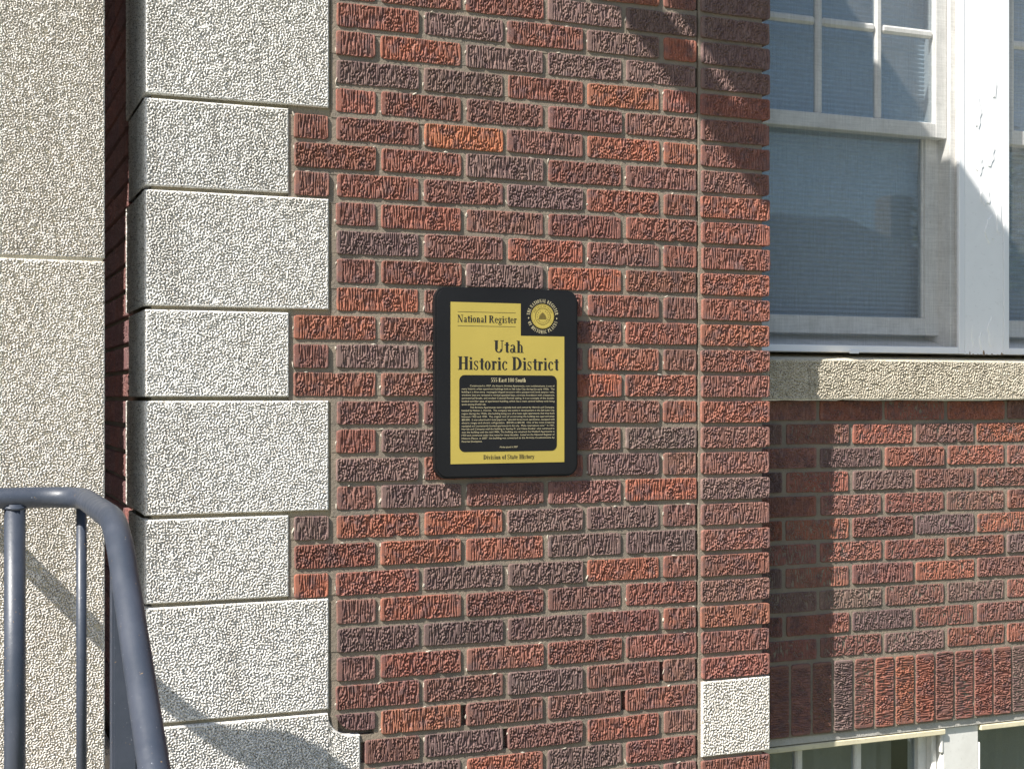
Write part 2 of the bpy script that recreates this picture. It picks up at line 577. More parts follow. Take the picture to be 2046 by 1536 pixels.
def lay(parent, x0, x1, zc, yf, colour=None, rot=None, mesh=None, jitter=1.0):
    """one brick; x0..x1 along the course at height zc, front at yf; rot='left' faces -X, 'soldier' stands upright"""
    ln = x1 - x0
    src = mesh or (rng.choice(FULL) if ln > .135 else rng.choice(HALF))
    base = LEN if ln > .135 else HEAD
    o = bpy.data.objects.new('brick', src)
    COL.objects.link(o)
    dy = rng.uniform(-.0016, .0016) * jitter
    xc = (x0 + x1) / 2
    if rot == 'left':
        place(o, (yf + dy, xc, zc), parent)
        o.rotation_euler = (0, 0, -math.pi / 2)
    elif rot == 'soldier':
        place(o, (zc, yf + dy, xc), parent)
        o.rotation_euler = (rng.uniform(-.004, .004), math.pi / 2 * rng.choice((1, -1)) + rng.uniform(-.006, .006), 0)
    else:
        place(o, (xc, yf + dy, zc), parent)
        flip = rng.random() < .5
        o.rotation_euler = (rng.uniform(-.012, .012), rng.uniform(-.0045, .0045), rng.uniform(-.004, .004))
    if mesh is None:
        o.scale = (ln / base, 1, rng.uniform(.975, 1.015))
    o.color = (*(colour or pick_colour()), 1)
    return o

def rough_bricks(name, spans, yf, parent):
    """the courses above and below what can be told apart, as one part"""
    bm = bmesh.new()
    for (x0, x1, zc) in spans:
        add_box(bm, x0, x1, yf, yf + .088, zc - BH / 2, zc + BH / 2)
    o = from_bm(name, bm, M['brick'], parent)
    o.color = (.23, .07, .05, 1)
    return tag(o, kind='stuff')

X0, MOD = 0.8672, 0.21942
WALL_L, WALL_R = 0.8672, 1.8405
wall = thing('brick_wall', (1.35, 0, 0), 'red and purple rug-face brick wall that carries the black and gold plaque', 'brick wall')
colours = {(4, 1): ORANGE[0], (0, 4): ORANGE[1], (9, 2): ORANGE[1], (17, 3): ORANGE[1], (18, 1): BRIGHT[0],
           (18, 0): BRIGHT[0], (20, 3): ORANGE[1], (10, 0): BRIGHT[0], (11, -1): BRIGHT[0], (13, 3): BRIGHT[1],
           (13, 2): ORANGE[1], (19, 0): BRIGHT[0], (19, 1): BRIGHT[1], (18, 2): PURPLE[1], (18, 3): PURPLE[0], (19, 2): PURPLE[0],
           (19, 3): PURPLE[2], (20, 1): PURPLE[0], (20, 2): PURPLE[0], (0, 1): PURPLE[1], (1, 1): PURPLE[1], (1, 2): PURPLE[1],
           (2, 0): PURPLE[0], (3, 1): BROWN[0], (5, 1): PURPLE[1], (9, 1): PURPLE[1], (8, 0): PURPLE[2], (12, 0): PURPLE[1],
           (16, 0): PURPLE[1], (17, 0): PURPLE[0], (17, 1): BROWN[0], (21, 0): BRIGHT[1], (14, 0): BROWN[0],
           (5, 0): RED[1], (6, 0): RED[1], (7, 0): RED[1], (0, 0): RED[1], (6, 1): BROWN[0], (24, 1): BROWN[0], (26, 1): PURPLE[2],
           (25, 1): BROWN[0], (25, 2): BROWN[0], (1, -2): RED[0], (-1, 2): PURPLE[1], (-1, 1): RED[0]}
SHORT = {4, 5, 6, 11, 12, 13, 18, 19, 20}
hi_spans = []
joint_bm = bmesh.new()
OPEN = {(24, 3), (25, 2), (25, 0), (26, 1)}              # head joints that have lost their mortar
def joint_box(x0, x1, z0, z1, rec=.0046):
    add_box(joint_bm, x0, x1, rec + rng.uniform(-.0008, .0009), .03, z0, z1)
for k in range(-42, 40):
    zc = ztop(k) - BH / 2
    if zc < .04: break
    seq = []
    if k % 2 == 0:
        if k in SHORT: seq.append((-2, .7648, .8478))
        for i in range(4): seq.append((i, X0 + i * MOD, X0 + i * MOD + LEN))
        seq.append((4, X0 + 4 * MOD, WALL_R))
    else:
        if k in SHORT: seq.append((-1, .7648, X0 - .5 * MOD + LEN))
        else: seq.append((-2, X0, X0 - .5 * MOD + LEN))
        for i in range(4): seq.append((i, X0 + (i + .5) * MOD, X0 + (i + .5) * MOD + LEN))
    if -3 <= k <= 29:
        xs = seq[0][1] if k <= 25 else .9365
        zt = zc - BH / 2
        cuts = [xs - .013] + sorted(rng.uniform(xs, WALL_R) for _ in range(4)) + [WALL_R + .004]
        if k == 25: cuts[0] = .927
        for c0, c1 in zip(cuts, cuts[1:]):
            joint_box(c0, c1, zt - (PITCH - BH) - .003, zt + .003)
        for q0, q1 in zip(seq, seq[1:]):
            if (k, q0[0]) not in OPEN and q1[1] > xs + .01:
                joint_box(q0[2] - .003, q1[1] + .003, zc - BH / 2 + .0031, zc + BH / 2 - .0031)
        if k <= 25:
            joint_box(xs - .013, xs + .003, zc - BH / 2 + .0031, zc + BH / 2 - .0031)
    for (i, a, b_) in seq:
        if k > 25:                                     # the base stone reaches further right
            if b_ < .945: continue
            a = max(a, .9365)
            if b_ - a < .02: continue
        if k < -3 or k > 29:
            hi_spans.append((a, b_, zc))
            continue
        if k == 25 and i == -2: continue               # cut brick below
        e = .0015
        lay(wall, a + rng.uniform(-e, e), b_ + rng.uniform(-e, e), zc + rng.uniform(-.0009, .0009), 0.0, colours.get((k, i)))
rough_bricks('brick_courses', hi_spans, 0.0, wall)
# the brick that is cut to the curve of the base stone
zb = ztop(25)
cut_me = brick_mesh('cut_brick', .0985, BH, .08, 251, ([-.0493, -.0433, -.0343, -.0203, -.0013, .0493], [.0270, .0173, .0038, -.0077, -.0132, -.0142]))
cut = link_mesh('brick', cut_me, (.9133, 0.0, zb - BH / 2), wall)
cut.color = (.16, .085, .08, 1)
def mortar_slab(name, x0, x1, y0, y1, z0, z1, parent, mat='mortar'):
    return box(name, x0, x1, y0, y1, z0, z1, M[mat], parent)
from_bm('mortar', joint_bm, M['mortar'], wall)
box('wall_core', .8680, 1.8460, .026, .25, .0, 5.3, M['mortar'], wall)
box('wall_core', .9365, 1.8420, .0040, .0255, .0, ztop(29) - BH - .0085, M['mortar'], wall)
box('wall_core', .8675, 1.8420, .0040, .0255, ztop(-3) + .0035, 5.3, M['mortar'], wall)
def mortar_dabs(parent, places, name='mortar_dabs'):
    """bits of mortar left on the arrises, too small to pick apart"""
    bm = bmesh.new()
    for (x, y, z, a, b_) in places:
        m = Matrix.Translation((x, y, z)) @ Matrix.Rotation(rng.uniform(-.5, .5), 4, 'Y') @ Matrix.Diagonal((a, rng.uniform(.0016, .0028), b_, 1))
        r = bmesh.ops.create_icosphere(bm, subdivisions=1, radius=1.0, matrix=m)
        for v in r['verts']:
            v.co += Vector((rng.uniform(-.25, .25) * a, 0, rng.uniform(-.25, .25) * b_))
    o = from_bm(name, bm, M['dab'], parent)
    return tag(o, kind='stuff')
M['dab'] = mortar_material('pale_mortar_dabs', (0.50, 0.45, 0.37), (0.38, 0.33, 0.27))
dabs = []
for ch in list(wall.children):
    if not ch.name.startswith('brick') or ch.name.startswith('brick_courses'): continue
    w = wloc(ch); hl = (LEN if len(ch.data.vertices) > 2500 else HEAD) / 2 * ch.scale[0]
    if rng.random() < .62:
        dabs.append((w.x - hl - .0015 + rng.uniform(-.001, .001), .0022, w.z + rng.uniform(-.024, .026), rng.uniform(.0014, .003), rng.uniform(.003, .009)))
    if rng.random() < .35:
        dabs.append((w.x + rng.uniform(-hl, hl), .0022, w.z + BH / 2 + .001, rng.uniform(.003, .008), rng.uniform(.001, .0025)))
mortar_dabs(wall, dabs)

# ---- brick pilaster beside the window bay
pil = thing('brick_pilaster', (1.9586, 0, 0), 'narrow brick pilaster with one pale stone block beside the window', 'pilaster')
PX0, PX1, PY = 1.8538, 2.0634, -.006
pc = {-1: PURPLE[0], 0: PURPLE[2], 1: PURPLE[0], 2: RED[0], 3: BROWN[0], 4: RED[2], 5: BROWN[0], 6: BRIGHT[1], 7: RED[1], 8: RED[0], 9: BRIGHT[1],
      10: RED[1], 11: BRIGHT[0], 12: RED[1], 13: RED[3], 14: BRIGHT[1], 15: BROWN[1], 16: BROWN[1], 17: PURPLE[1], 18: BROWN[1]}
sp = []
for k in range(-42, 40):
    zc = ztop(k) - .0015 - BH / 2
    if zc < .04: break
    if 25 <= k <= 27: continue
    if k < -3 or k > 29:
        sp.append((PX0, PX1, zc)); continue
    lay(pil, PX0 + rng.uniform(-.002, .002), PX1 + rng.uniform(-.0012, .0012), zc, PY, pc.get(k))
rough_bricks('brick_courses', sp, PY, pil)
mortar_slab('mortar', 1.8478, 2.0425, .0010, .40, 0, 5.3, pil)

# ---- recessed spandrel wall under the window
RY = 0.13
sw = thing('spandrel_wall', (2.9, RY, 0), 'recessed brick wall with an upright soldier course under the stone sill', 'brick wall')
RM, RL = .2243, .2105
for k in range(14, 25):
    zc = ztop(k) - BH / 2
    s0 = (2.3192 if k % 2 == 0 else 2.2054) - RM
    for i in range(-1, 8):
        a = max(s0 + i * RM, 2.05); b_ = min(s0 + i * RM + RL, 3.795)
        if b_ - a < .03: continue
        e = .0016
        lay(sw, a + rng.uniform(-e, e), b_ + rng.uniform(-e, e), zc + rng.uniform(-.001, .001), RY)
x = 2.1516
zs0, zs1 = .6425, .8445
while x < 3.76:
    w = .0626 + rng.uniform(-.0016, .0016)
    o = lay(sw, zs0 + rng.uniform(-.002, .002), zs1 + rng.uniform(-.002, .001), x + w / 2, RY, None, 'soldier')
    o.scale = (o.scale[0], 1, w / BH)
    x += .0718
lay(sw, zs0, zs1, 2.1155, RY, None, 'soldier')
mortar_slab('mortar', 2.046, 3.80, RY + .0047, .34, .6385, 1.5895, sw)

# ---- brick reveal of the entry, facing left
rv = thing('entry_reveal_wall', (.4229, .8, 0), 'dark shaded brick side wall inside the entry behind the stone pier', 'brick wall')
RX = .4275
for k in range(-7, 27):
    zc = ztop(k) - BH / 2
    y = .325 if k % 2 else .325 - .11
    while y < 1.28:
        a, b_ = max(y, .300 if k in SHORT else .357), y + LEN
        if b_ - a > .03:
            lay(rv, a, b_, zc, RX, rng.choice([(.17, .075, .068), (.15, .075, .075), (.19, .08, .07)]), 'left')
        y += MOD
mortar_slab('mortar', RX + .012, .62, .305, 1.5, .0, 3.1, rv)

# ------------------------------------------------------------------ rough cast stone blocks
def relief_tile(n, step, wave, seed, aniso=1.0):
    r = np.random.default_rng(seed)
    w = r.standard_normal((n, n))
    fx = np.fft.fftfreq(n, step)[None, :]
    fz = np.fft.fftfreq(n, step)[:, None] * aniso
    k = np.sqrt(fx * fx + fz * fz) * wave
    filt = np.exp(-((k - 1.0) / 0.50) ** 2)
    h = np.real(np.fft.ifft2(np.fft.fft2(w) * filt))
    h /= h.std()
    filt2 = np.exp(-((k - .22) / .16) ** 2)
    h2 = np.real(np.fft.ifft2(np.fft.fft2(r.standard_normal((n, n))) * filt2)); h2 /= h2.std()
    g = h + .35 * h2
    return np.clip((g + .70) / .62, 0, 1) + .16 * np.clip(h - .2, 0, 2)   # 0 in pits, ~1 on the lumps

STEP = .00125
TILE = relief_tile(1024, STEP, .0068, 3)
TILE_FINE = relief_tile(1024, STEP, .0058, 5)
TILE_BIG = relief_tile(1024, STEP, .0080, 9)

def grid_sheet(u0, u1, v0, v1, step, tile, depth, margin, off):
    nu = max(2, int(round((u1 - u0) / step)) + 1)
    nv = max(2, int(round((v1 - v0) / step)) + 1)
    u = np.linspace(u0, u1, nu); v = np.linspace(v0, v1, nv)
    U, V = np.meshgrid(u, v)
    iu = ((U - u0) / STEP + off[0]).astype(int) % 1024
    iv = ((V - v0) / STEP + off[1]).astype(int) % 1024
    h = tile[iv, iu] - 1.0
    e = np.minimum(np.minimum(U - u0, u1 - U), np.minimum(V - v0, v1 - V))
    w = tile[(iv + 400) % 1024, (iu + 517) % 1024] * .5 + .5
    fade = np.clip((e - margin * w) / .004, 0, 1)
    d = h * depth * fade
    # slightly rounded arris
    d -= np.clip(.0028 - e, 0, .0028) * .9
    return U, V, d, nu, nv

def stone_block(name, x0, x1, z0, z1, yf, depth, mat, parent, ret=0.0, tile=None, relief=.0056, margin=.004, step=STEP):
    tile = TILE if tile is None else tile
    off = (int(nrng.integers(1024)), int(nrng.integers(1024)))
    cx, cy, cz = (x0 + x1) / 2, yf, (z0 + z1) / 2
    V, F = [], []
    def add(co, nu, nv):
        b0 = sum(len(q) for q in V)
        V.append(co)
        i = np.arange(nu * nv).reshape(nv, nu) + b0
        F.append(np.stack([i[:-1, :-1], i[:-1, 1:], i[1:, 1:], i[1:, :-1]], -1).reshape(-1, 4))
        return b0
    U, W, d, nu, nv = grid_sheet(x0, x1, z0, z1, step, tile, relief, margin, off)
    co = np.stack([U - cx, -d, W - cz], -1)
    # skirts: carry the border straight back so the block has its thickness
    full = np.zeros((nv + 2, nu + 2, 3))
    full[1:-1, 1:-1] = co
    full[0, 1:-1] = co[0]; full[-1, 1:-1] = co[-1]
    full[1:-1, 0] = co[:, 0]; full[1:-1, -1] = co[:, -1]
    full[0, 0] = co[0, 0]; full[0, -1] = co[0, -1]; full[-1, 0] = co[-1, 0]; full[-1, -1] = co[-1, -1]
    for sl in ((0, slice(None)), (-1, slice(None)), (slice(None), 0), (slice(None), -1)):
        full[sl][..., 1] = depth
    add(full.reshape(-1, 3), nu + 2, nv + 2)
    if ret:                                            # textured return on the left side
        s2 = .003
        U, W, d, nu, nv = grid_sheet(yf + .001, yf + ret, z0, z1, s2, tile, relief * .8, margin, off)
        co = np.stack([x0 - .0012 - d - cx, U - cy, W - cz], -1)[:, ::-1]
        full = np.zeros((nv, nu + 1, 3)); full[:, 1:] = co
        full[:, 0] = co[:, 0]; full[:, 0, 0] += .03     # end of the return turns into the wall
        add(full.reshape(-1, 3), nu + 1, nv)
    V = np.concatenate(V).astype(np.float32); F = np.concatenate(F).astype(np.int32)
    me = bpy.data.meshes.new(name)
    me.vertices.add(len(V)); me.vertices.foreach_set('co', V.ravel())
    me.loops.add(F.size); me.loops.foreach_set('vertex_index', F.ravel())
    me.polygons.add(len(F))
    me.polygons.foreach_set('loop_start', np.arange(0, F.size, 4, dtype=np.int32))
    me.update(calc_edges=True)
    me.validate()
    return link_mesh(name, me, (cx, cy, cz), parent, mat)

quoin = thing('stone_quoin_column', (.63, 0, 0), 'column of alternating long and short rough white stone blocks at the wall corner', 'quoins')
joints = [2.80, 2.555, 2.281, 2.074, 1.803, 1.5965, 1.328, 1.1285, .857]
QL = .4229
jz = .0048
# top block seen is a long one; the course above it is out of the picture
blocks = [(joints[0], 2.281, 'wide'), (2.281, 2.074, 'short'), (2.074, 1.803, 'wide'), (1.803, 1.5965, 'short'),
          (1.5965, 1.328, 'wide'), (1.328, 1.1285, 'short'), (1.1285, .857, 'wide')]
for (za, zb_, kind) in blocks:
    stone_block('stone_block', QL, .8476 if kind == 'wide' else .7514, zb_ + jz, za - jz, rng.uniform(-.002, .001), .06, M['stone'], quoin,
                ret=.352 if kind == 'wide' else .296)
mortar_slab('mortar', QL + .016, .7525, .0125, .30, .0, 3.2, quoin, 'joint')
mortar_slab('mortar', .7521, .8560, .0100, .12, .0, 3.2, quoin, 'joint')
# base stone with the hollow cut in its shoulder
def base_stone():
    x0, x1, z0, z1 = QL, .9248, .45, .857 - jz
    U, W, d, nu, nv = grid_sheet(x0, x1, z0, z1, STEP, TILE, .0056, .004, (77, 301))
    # shoulder line: top is full height up to .845, drops along a concave quarter to .794 at .905, flat to the end
    u = U[0]
    t = np.clip((u - .845) / .060, 0, 1)
    top = z1 - (z1 - .7955) * np.sqrt(np.clip(1 - (1 - t) ** 2, 0, 1))
    top = np.where(u < .845, z1, np.where(u > .905, .7955 - .0015 * (u - .905) / .02, top))
    frac = (W - z0) / (z1 - z0)
    W2 = z0 + frac * (top[None, :] - z0)
    e = np.minimum(top[None, :] - W2, x1 - U)
    d = d * np.clip((e - .003) / .004, 0, 1) - np.clip(.0028 - e, 0, .0028) * .9
    cx, cz = (x0 + x1) / 2, (z0 + z1) / 2
    co = np.stack([U - cx, -d, W2 - cz], -1)
    full = np.zeros((nv + 2, nu + 2, 3)); full[1:-1, 1:-1] = co
    full[0, 1:-1] = co[0]; full[-1, 1:-1] = co[-1]; full[1:-1, 0] = co[:, 0]; full[1:-1, -1] = co[:, -1]
    full[0, 0] = co[0, 0]; full[0, -1] = co[0, -1]; full[-1, 0] = co[-1, 0]; full[-1, -1] = co[-1, -1]
    for sl in ((0, slice(None)), (-1, slice(None)), (slice(None), 0), (slice(None), -1)):
        full[sl][..., 1] = .07
    V = full.reshape(-1, 3).astype(np.float32)
    i = np.arange((nu + 2) * (nv + 2)).reshape(nv + 2, nu + 2)
    F = np.stack([i[:-1, :-1], i[:-1, 1:], i[1:, 1:], i[1:, :-1]], -1).reshape(-1, 4).astype(np.int32)
    me = bpy.data.meshes.new('stone_base')
    me.vertices.add(len(V)); me.vertices.foreach_set('co', V.ravel())
    me.loops.add(F.size); me.loops.foreach_set('vertex_index', F.ravel())
    me.polygons.add(len(F)); me.polygons.foreach_set('loop_start', np.arange(0, F.size, 4, dtype=np.int32))
    me.update(calc_edges=True)
    o = link_mesh('stone_base', me, (cx, -.001, cz), quoin, M['stone'])
    o['label'] = 'wider base stone with a hollow curved shoulder'
base_stone()

stone_block('stone_block', PX0 + .001, PX1, .6515, .8500, PY - .001, .09, M['pier'], pil, tile=TILE_BIG, relief=.0054)

sill = thing('window_sill', (2.93, .1, 1.59), 'weathered grey-buff stone sill running under the white windows', 'sill')
stone_block('sill_face', 2.0475, 3.80, 1.5925, 1.7065, .10, .21, M['sill'], sill, tile=TILE_BIG, relief=.0050, margin=.005)
bm = bmesh.new()                                      # smooth sloping wash on top of the sill
for p in ((2.0475, .1035, 1.7068), (3.80, .1035, 1.7068), (3.80, .30, 1.732), (2.0475, .30, 1.732),
          (2.0475, .1035, 1.700), (3.80, .1035, 1.700), (3.80, .30, 1.700), (2.0475, .30, 1.700)):
    bm.verts.new(p)
bm.verts.ensure_lookup_table()
for f in ((0, 1, 2, 3), (7, 6, 5, 4), (0, 4, 5, 1), (1, 5, 6, 2), (2, 6, 7, 3), (3, 7, 4, 0)):
    bm.faces.new([bm.verts[i] for i in f])
bmesh.ops.recalc_face_normals(bm, faces=bm.faces)
M['wash'] = mortar_material('sill_wash_cement', (0.70, 0.62, 0.45), (0.58, 0.51, 0.38))
from_bm('sill_wash', bm, M['wash'], sill)

pier = thing('stone_pier', (.217, .07, .5), 'free-standing rough buff stone pier behind the handrail at the entry', 'pier')
PL, PR, PF = .1045, .3305, -.045
stone_block('stone_block', PL, PR, 1.9055, 3.08, PF, .235, M['pier'], pier, tile=TILE_FINE, relief=.0048, margin=.002)
stone_block('stone_block', PL, PR, .50, 1.8985, PF + .0005, .234, M['pier'], pier, tile=TILE_FINE, relief=.0048, margin=.002)
box('mortar', PL + .004, PR - .004, PF + .004, PF + .22, .60, 3.06, M['wash'], pier)
# unseen left side of the entry; pier and lintel added to shadow the reveal
p2 = thing('shadow_pier', (-.757, .07, .5), 'added unseen stone pier that blocks the sun from the entry reveal', 'pier')
box('shadow_shaft', -.87, -.644, PF, .19, .50, 3.08, M['pier'], p2, .006)
lt = thing('shadow_lintel', (-.21, .07, 3.08), 'added unseen stone beam that keeps the sun off the upper entry reveal', 'lintel')
box('shadow_beam', -.87, PR, PF, .19, 3.082, 5.5, M['pier'], lt, .006)
ew = thing('entry_wall', (-1.6, .5, 0), 'brick wall on the far side of the entry, beyond the added pier', 'brick wall')
sp = []
for k in range(-44, 37):
    zc = ztop(k) - BH / 2
    xx = -2.5 + (k % 2) * .11
    while xx < -.95:
        sp.append((max(xx, -2.5), min(xx + LEN, -.9), zc)); xx += MOD
rough_bricks('brick_courses', sp, .0, ew)
box('mortar', -2.5, -.905, .009, 1.5, 0, 5.6, M['mortar'], ew)
box('back_wall', -.904, .615, 1.5, 1.7, 0, 5.6, M['mortar'], ew)

# ------------------------------------------------------------------ windows
def sash_window(xc, label):
    """double-hung window, six lights over one; opening 0.7586 wide, centred on xc"""
    w = thing('sash_window', (xc, .2, 1.73), label, 'window', 'pair of white double-hung windows above the stone sill')
    hw = .3793
    # outer frame and stops
    fr = bmesh.new()
    for s in (-1, 1):
        a, b_ = sorted((xc + s * hw, xc + s * (hw - .0335)))
        add_box(fr, a, b_, .182, .31, 1.742, 3.06, .0015)
    add_box(fr, xc - hw + .034, xc + hw - .034, .182, .31, 3.02, 3.06, .0015)
    from_bm('window_frame', fr, M['sash'], w)
    for s in (-1, 1):
        a, b_ = sorted((xc + s * (hw - .0045), xc + s * (hw - .0165)))
        box('parting_stop', a, b_, .170, .1815, 1.745, 3.055, M['sash'], w, .002)
    bm = bmesh.new()                                  # sloping wooden sub-sill
    vs = [bm.verts.new(p) for p in ((xc - hw + .034, .176, 1.743), (xc + hw - .034, .176, 1.743), (xc + hw - .034, .31, 1.787), (xc - hw + .034, .31, 1.787),
                                    (xc - hw + .034, .176, 1.730), (xc + hw - .034, .176, 1.730), (xc + hw - .034, .31, 1.730), (xc - hw + .034, .31, 1.730))]
    for f in ((0, 1, 2, 3), (7, 6, 5, 4), (0, 4, 5, 1), (1, 5, 6, 2), (2, 6, 7, 3), (3, 7, 4, 0)):
        bm.faces.new([vs[i] for i in f])
    bmesh.ops.recalc_face_normals(bm, faces=bm.faces)
    from_bm('wooden_sill', bm, M['sash'], w)
    # upper sash
    x0, x1 = xc - .3445, xc + .3445
    up = bmesh.new()
    add_box(up, x0, x0 + .0405, .196, .232, 2.382, 3.018, .002)
    add_box(up, x1 - .0405, x1, .196, .232, 2.382, 3.018, .002)
    add_box(up, x0 + .0405, x1 - .0405, .1965, .232, 2.382, 2.426, .002)
    add_box(up, x0 + .0405, x1 - .0405, .1965, .232, 2.972, 3.018, .002)
    us = from_bm('upper_sash', up, M['sash'], w)
    gx0, gx1 = x0 + .0405, x1 - .0405
    third = (gx1 - gx0 - 2 * .0225) / 3
    for i in (1, 2):
        mx = gx0 + i * third + (i - 1) * .0225
        mb = bmesh.new()
        add_box(mb, mx, mx + .0225, .205, .228, 2.4265, 2.9715, .006)
        from_bm('muntin', mb, M['sash'], us)
    for i in range(3):
        a = gx0 + i * (third + .0225)
        box('muntin', a + .0005, a + third - .0005, .206, .227, 2.684, 2.709, M['sash'], us, .007)
        for (z0, z1) in ((2.4265, 2.6835), (2.7095, 2.9715)):
            box('pane', a - .002, a + third + .002, .2140, .2170, z0 - .002, z1 + .002, M['glass'], us)
    # lower sash
    x0, x1 = xc - .358, xc + .358
    lo = bmesh.new()
    add_box(lo, x0, x0 + .060, .236, .272, 1.788, 2.425, .002)
    add_box(lo, x1 - .060, x1, .236, .272, 1.788, 2.425, .002)
    add_box(lo, x0 + .060, x1 - .060, .2365, .272, 1.788, 1.8405, .002)
    add_box(lo, x0 + .060, x1 - .060, .2365, .272, 2.387, 2.425, .002)
    ls = from_bm('lower_sash', lo, M['sash'], w)
    box('pane', x0 + .056, x1 - .056, .2535, .2565, 1.837, 2.391, M['glass'], ls)
    bd = bmesh.new()                                  # glazing bead
    add_box(bd, x0 + .060, x0 + .067, .243, .2530, 1.8405, 2.387, .002)
    add_box(bd, x1 - .067, x1 - .060, .243, .2530, 1.8405, 2.387, .002)
    from_bm('glazing_bead', bd, M['sash'], ls)
    # insect screen in its thin enamelled frame
    s0, s1 = xc - .3795, xc + .3795
    sc = bmesh.new()
    add_box(sc, s0, s0 + .0215, .156, .1685, 1.7305, 3.06, .0015)
    add_box(sc, s1 - .0215, s1, .156, .1685, 1.7305, 3.06, .0015)
    add_box(sc, s0 + .0215, s1 - .0215, .1562, .1685, 1.7305, 1.7505, .0015)
    add_box(sc, s0 + .0215, s1 - .0215, .1562, .1685, 3.04, 3.06, .0015)
    sf = from_bm('screen_frame', sc, M['alu'], w)
    bm = bmesh.new()
    vs = [bm.verts.new(p) for p in ((s0 + .02, .1640, 1.749), (s1 - .02, .1640, 1.749), (s1 - .02, .1640, 3.042), (s0 + .02, .1640, 3.042))]
    bm.faces.new(vs)
    from_bm('screen_mesh', bm, M['screen'], sf)
    box('pull_tab', xc - .037, xc - .004, .1535, .1562, 1.727, 1.737, M['alu'], sf, .001)
    return w

sash_window(2.4720, 'white sash window next to the brick pilaster, six panes over one')
sash_window(3.3786, 'white sash window on the far side of the white peeling mullion board')

# pleated shades inside
def shade(xc, label):
    z0, z1, p = 1.76, 3.03, .0138
    n = int((z1 - z0) / p)
    bm = bmesh.new()
    prev = None
    for i in range(n * 2 + 1):
        z = z0 + i * p / 2
        y = .300 + (.0055 if i % 2 else 0)
        a = bm.verts.new((xc - .372, y, z)); b_ = bm.verts.new((xc + .372, y, z))
        if prev: bm.faces.new((prev[0], prev[1], b_, a))
        prev = (a, b_)
    t = thing('pleated_shade', (xc, .30, 1.76), label, 'window shade', 'pleated shades behind the sash windows')
    from_bm('shade_fabric', bm, M['shade'], t)
    box('bottom_rail', xc - .372, xc + .372, .293, .312, 1.742, 1.760, M['alu'], t, .002)
shade(2.4720, 'pale pleated shade behind the window next to the brick pilaster')
shade(3.3786, 'pale pleated shade behind the window beyond the white mullion board')

# casing boards
mull = thing('mullion_board', (2.925, .16, 1.73), 'white painted board with peeling flakes between the two sash windows', 'mullion')
box('board', 2.8520, 2.9985, .1575, .31, 1.7290, 3.20, M['white'], mull, .0015)
def flake(pts, y, t=.0009):
    o = prism_y('paint_flake', pts, y - t, y + .0004, M['white'], mull)
    return o
def blob(cx, cz, sx, sz, seed, n=15):
    r = random.Random(seed)
    return [(cx + sx * math.cos(2 * math.pi * i / n) * r.uniform(.55, 1.1), cz + sz * math.sin(2 * math.pi * i / n) * r.uniform(.6, 1.1)) for i in range(n)]
for q in ((2.945, 2.34, .022, .05, 1), (2.905, 2.30, .016, .03, 2), (2.93, 2.21, .020, .035, 3), (2.948, 2.11, .022, .045, 4),
          (2.98, 2.14, .010, .06, 5), (2.90, 2.46, .015, .05, 6), (2.96, 2.54, .014, .04, 7), (2.885, 1.79, .012, .035, 8),
          (2.955, 1.80, .018, .05, 9), (2.92, 1.772, .014, .03, 10)):
    flake(blob(*q), .1575, .0020)
x = 2.856
while x < 2.992:                                      # torn paint and bare wood along the foot
    wd = rng.uniform(.003, .016); h = rng.uniform(.001, .006) if rng.random() < .7 else rng.uniform(.008, .024)
    prism_y('bare_wood', [(x, 1.7292), (x + wd, 1.7292), (x + wd * rng.uniform(.5, .9), 1.7292 + h * .5), (x + wd * rng.uniform(.2, .5), 1.7292 + h)], .1568, .158, M['timber'], mull)
    x += wd + rng.uniform(.0, .016)
cs = thing('window_casing', (2.078, .16, 1.73), 'white casing strip between the brick pilaster and the sash window', 'casing')
box('casing_board', 2.0440, 2.0922, .1575, .31, 1.7335, 3.20, M['white'], cs, .0015)
hd = thing('window_header', (2.93, .16, 3.06), 'white header board above the pair of sash windows', 'header')
box('header_board', 2.0925, 2.8515, .160, .31, 3.0605, 3.199, M['white'], hd)
box('header_board', 2.9990, 3.80, .160, .31, 3.0605, 3.199, M['white'], hd)
up = thing('upper_spandrel_wall', (2.93, RY, 3.2), 'brick wall above the pair of sash windows', 'brick wall')
sp = []
for k in range(-40, -10):
    zc = ztop(k) - BH / 2
    if zc < 3.24: continue
    xx = 2.05 + (k % 2) * .11 - .11
    while xx < 3.78:
        sp.append((max(xx, 2.05), min(xx + LEN, 3.8), zc)); xx += MOD
rough_bricks('brick_courses', sp, RY, up)
box('mortar', 2.046, 3.80, RY + .0085, .40, 3.202, 5.3, M['mortar'], up)

# basement windows
def basement(x0, x1, label, munt):
    w = thing('basement_window', ((x0 + x1) / 2, .2, .05), label, 'window', 'basement windows under the soldier course')
    box('head_trim', x0, x1, .138, .20, .5975, .6135, M['cream'], w, .002)
    fr = bmesh.new()
    add_box(fr, x1 - .0465, x1 - .0015, .205, .26, .06, .5965, .003)
    add_box(fr, x0 + .0015, x0 + .0465, .205, .26, .06, .5965, .003)
    add_box(fr, x0 + .047, x1 - .047, .206, .26, .06, .11, .003)
    f = from_bm('sash', fr, M['sash'], w)
    for m in munt:
        box('muntin', m, m + .0235, .212, .238, .1105, .5960, M['sash'], f, .005)
    box('pane', x0 + .04, x1 - .04, .2235, .2265, .10, .5962, M['glass'], f)
    box('stop', x1 - .020, x1 - .0015, .176, .2045, .06, .597, M['sash'], w, .003)
basement(2.046, 2.7660, 'basement window with white glazing bars beside the pilaster foot', (2.2916, 2.4970))
basement(2.8970, 3.60, 'basement window on the far side of the white basement post', (3.15, 3.37))
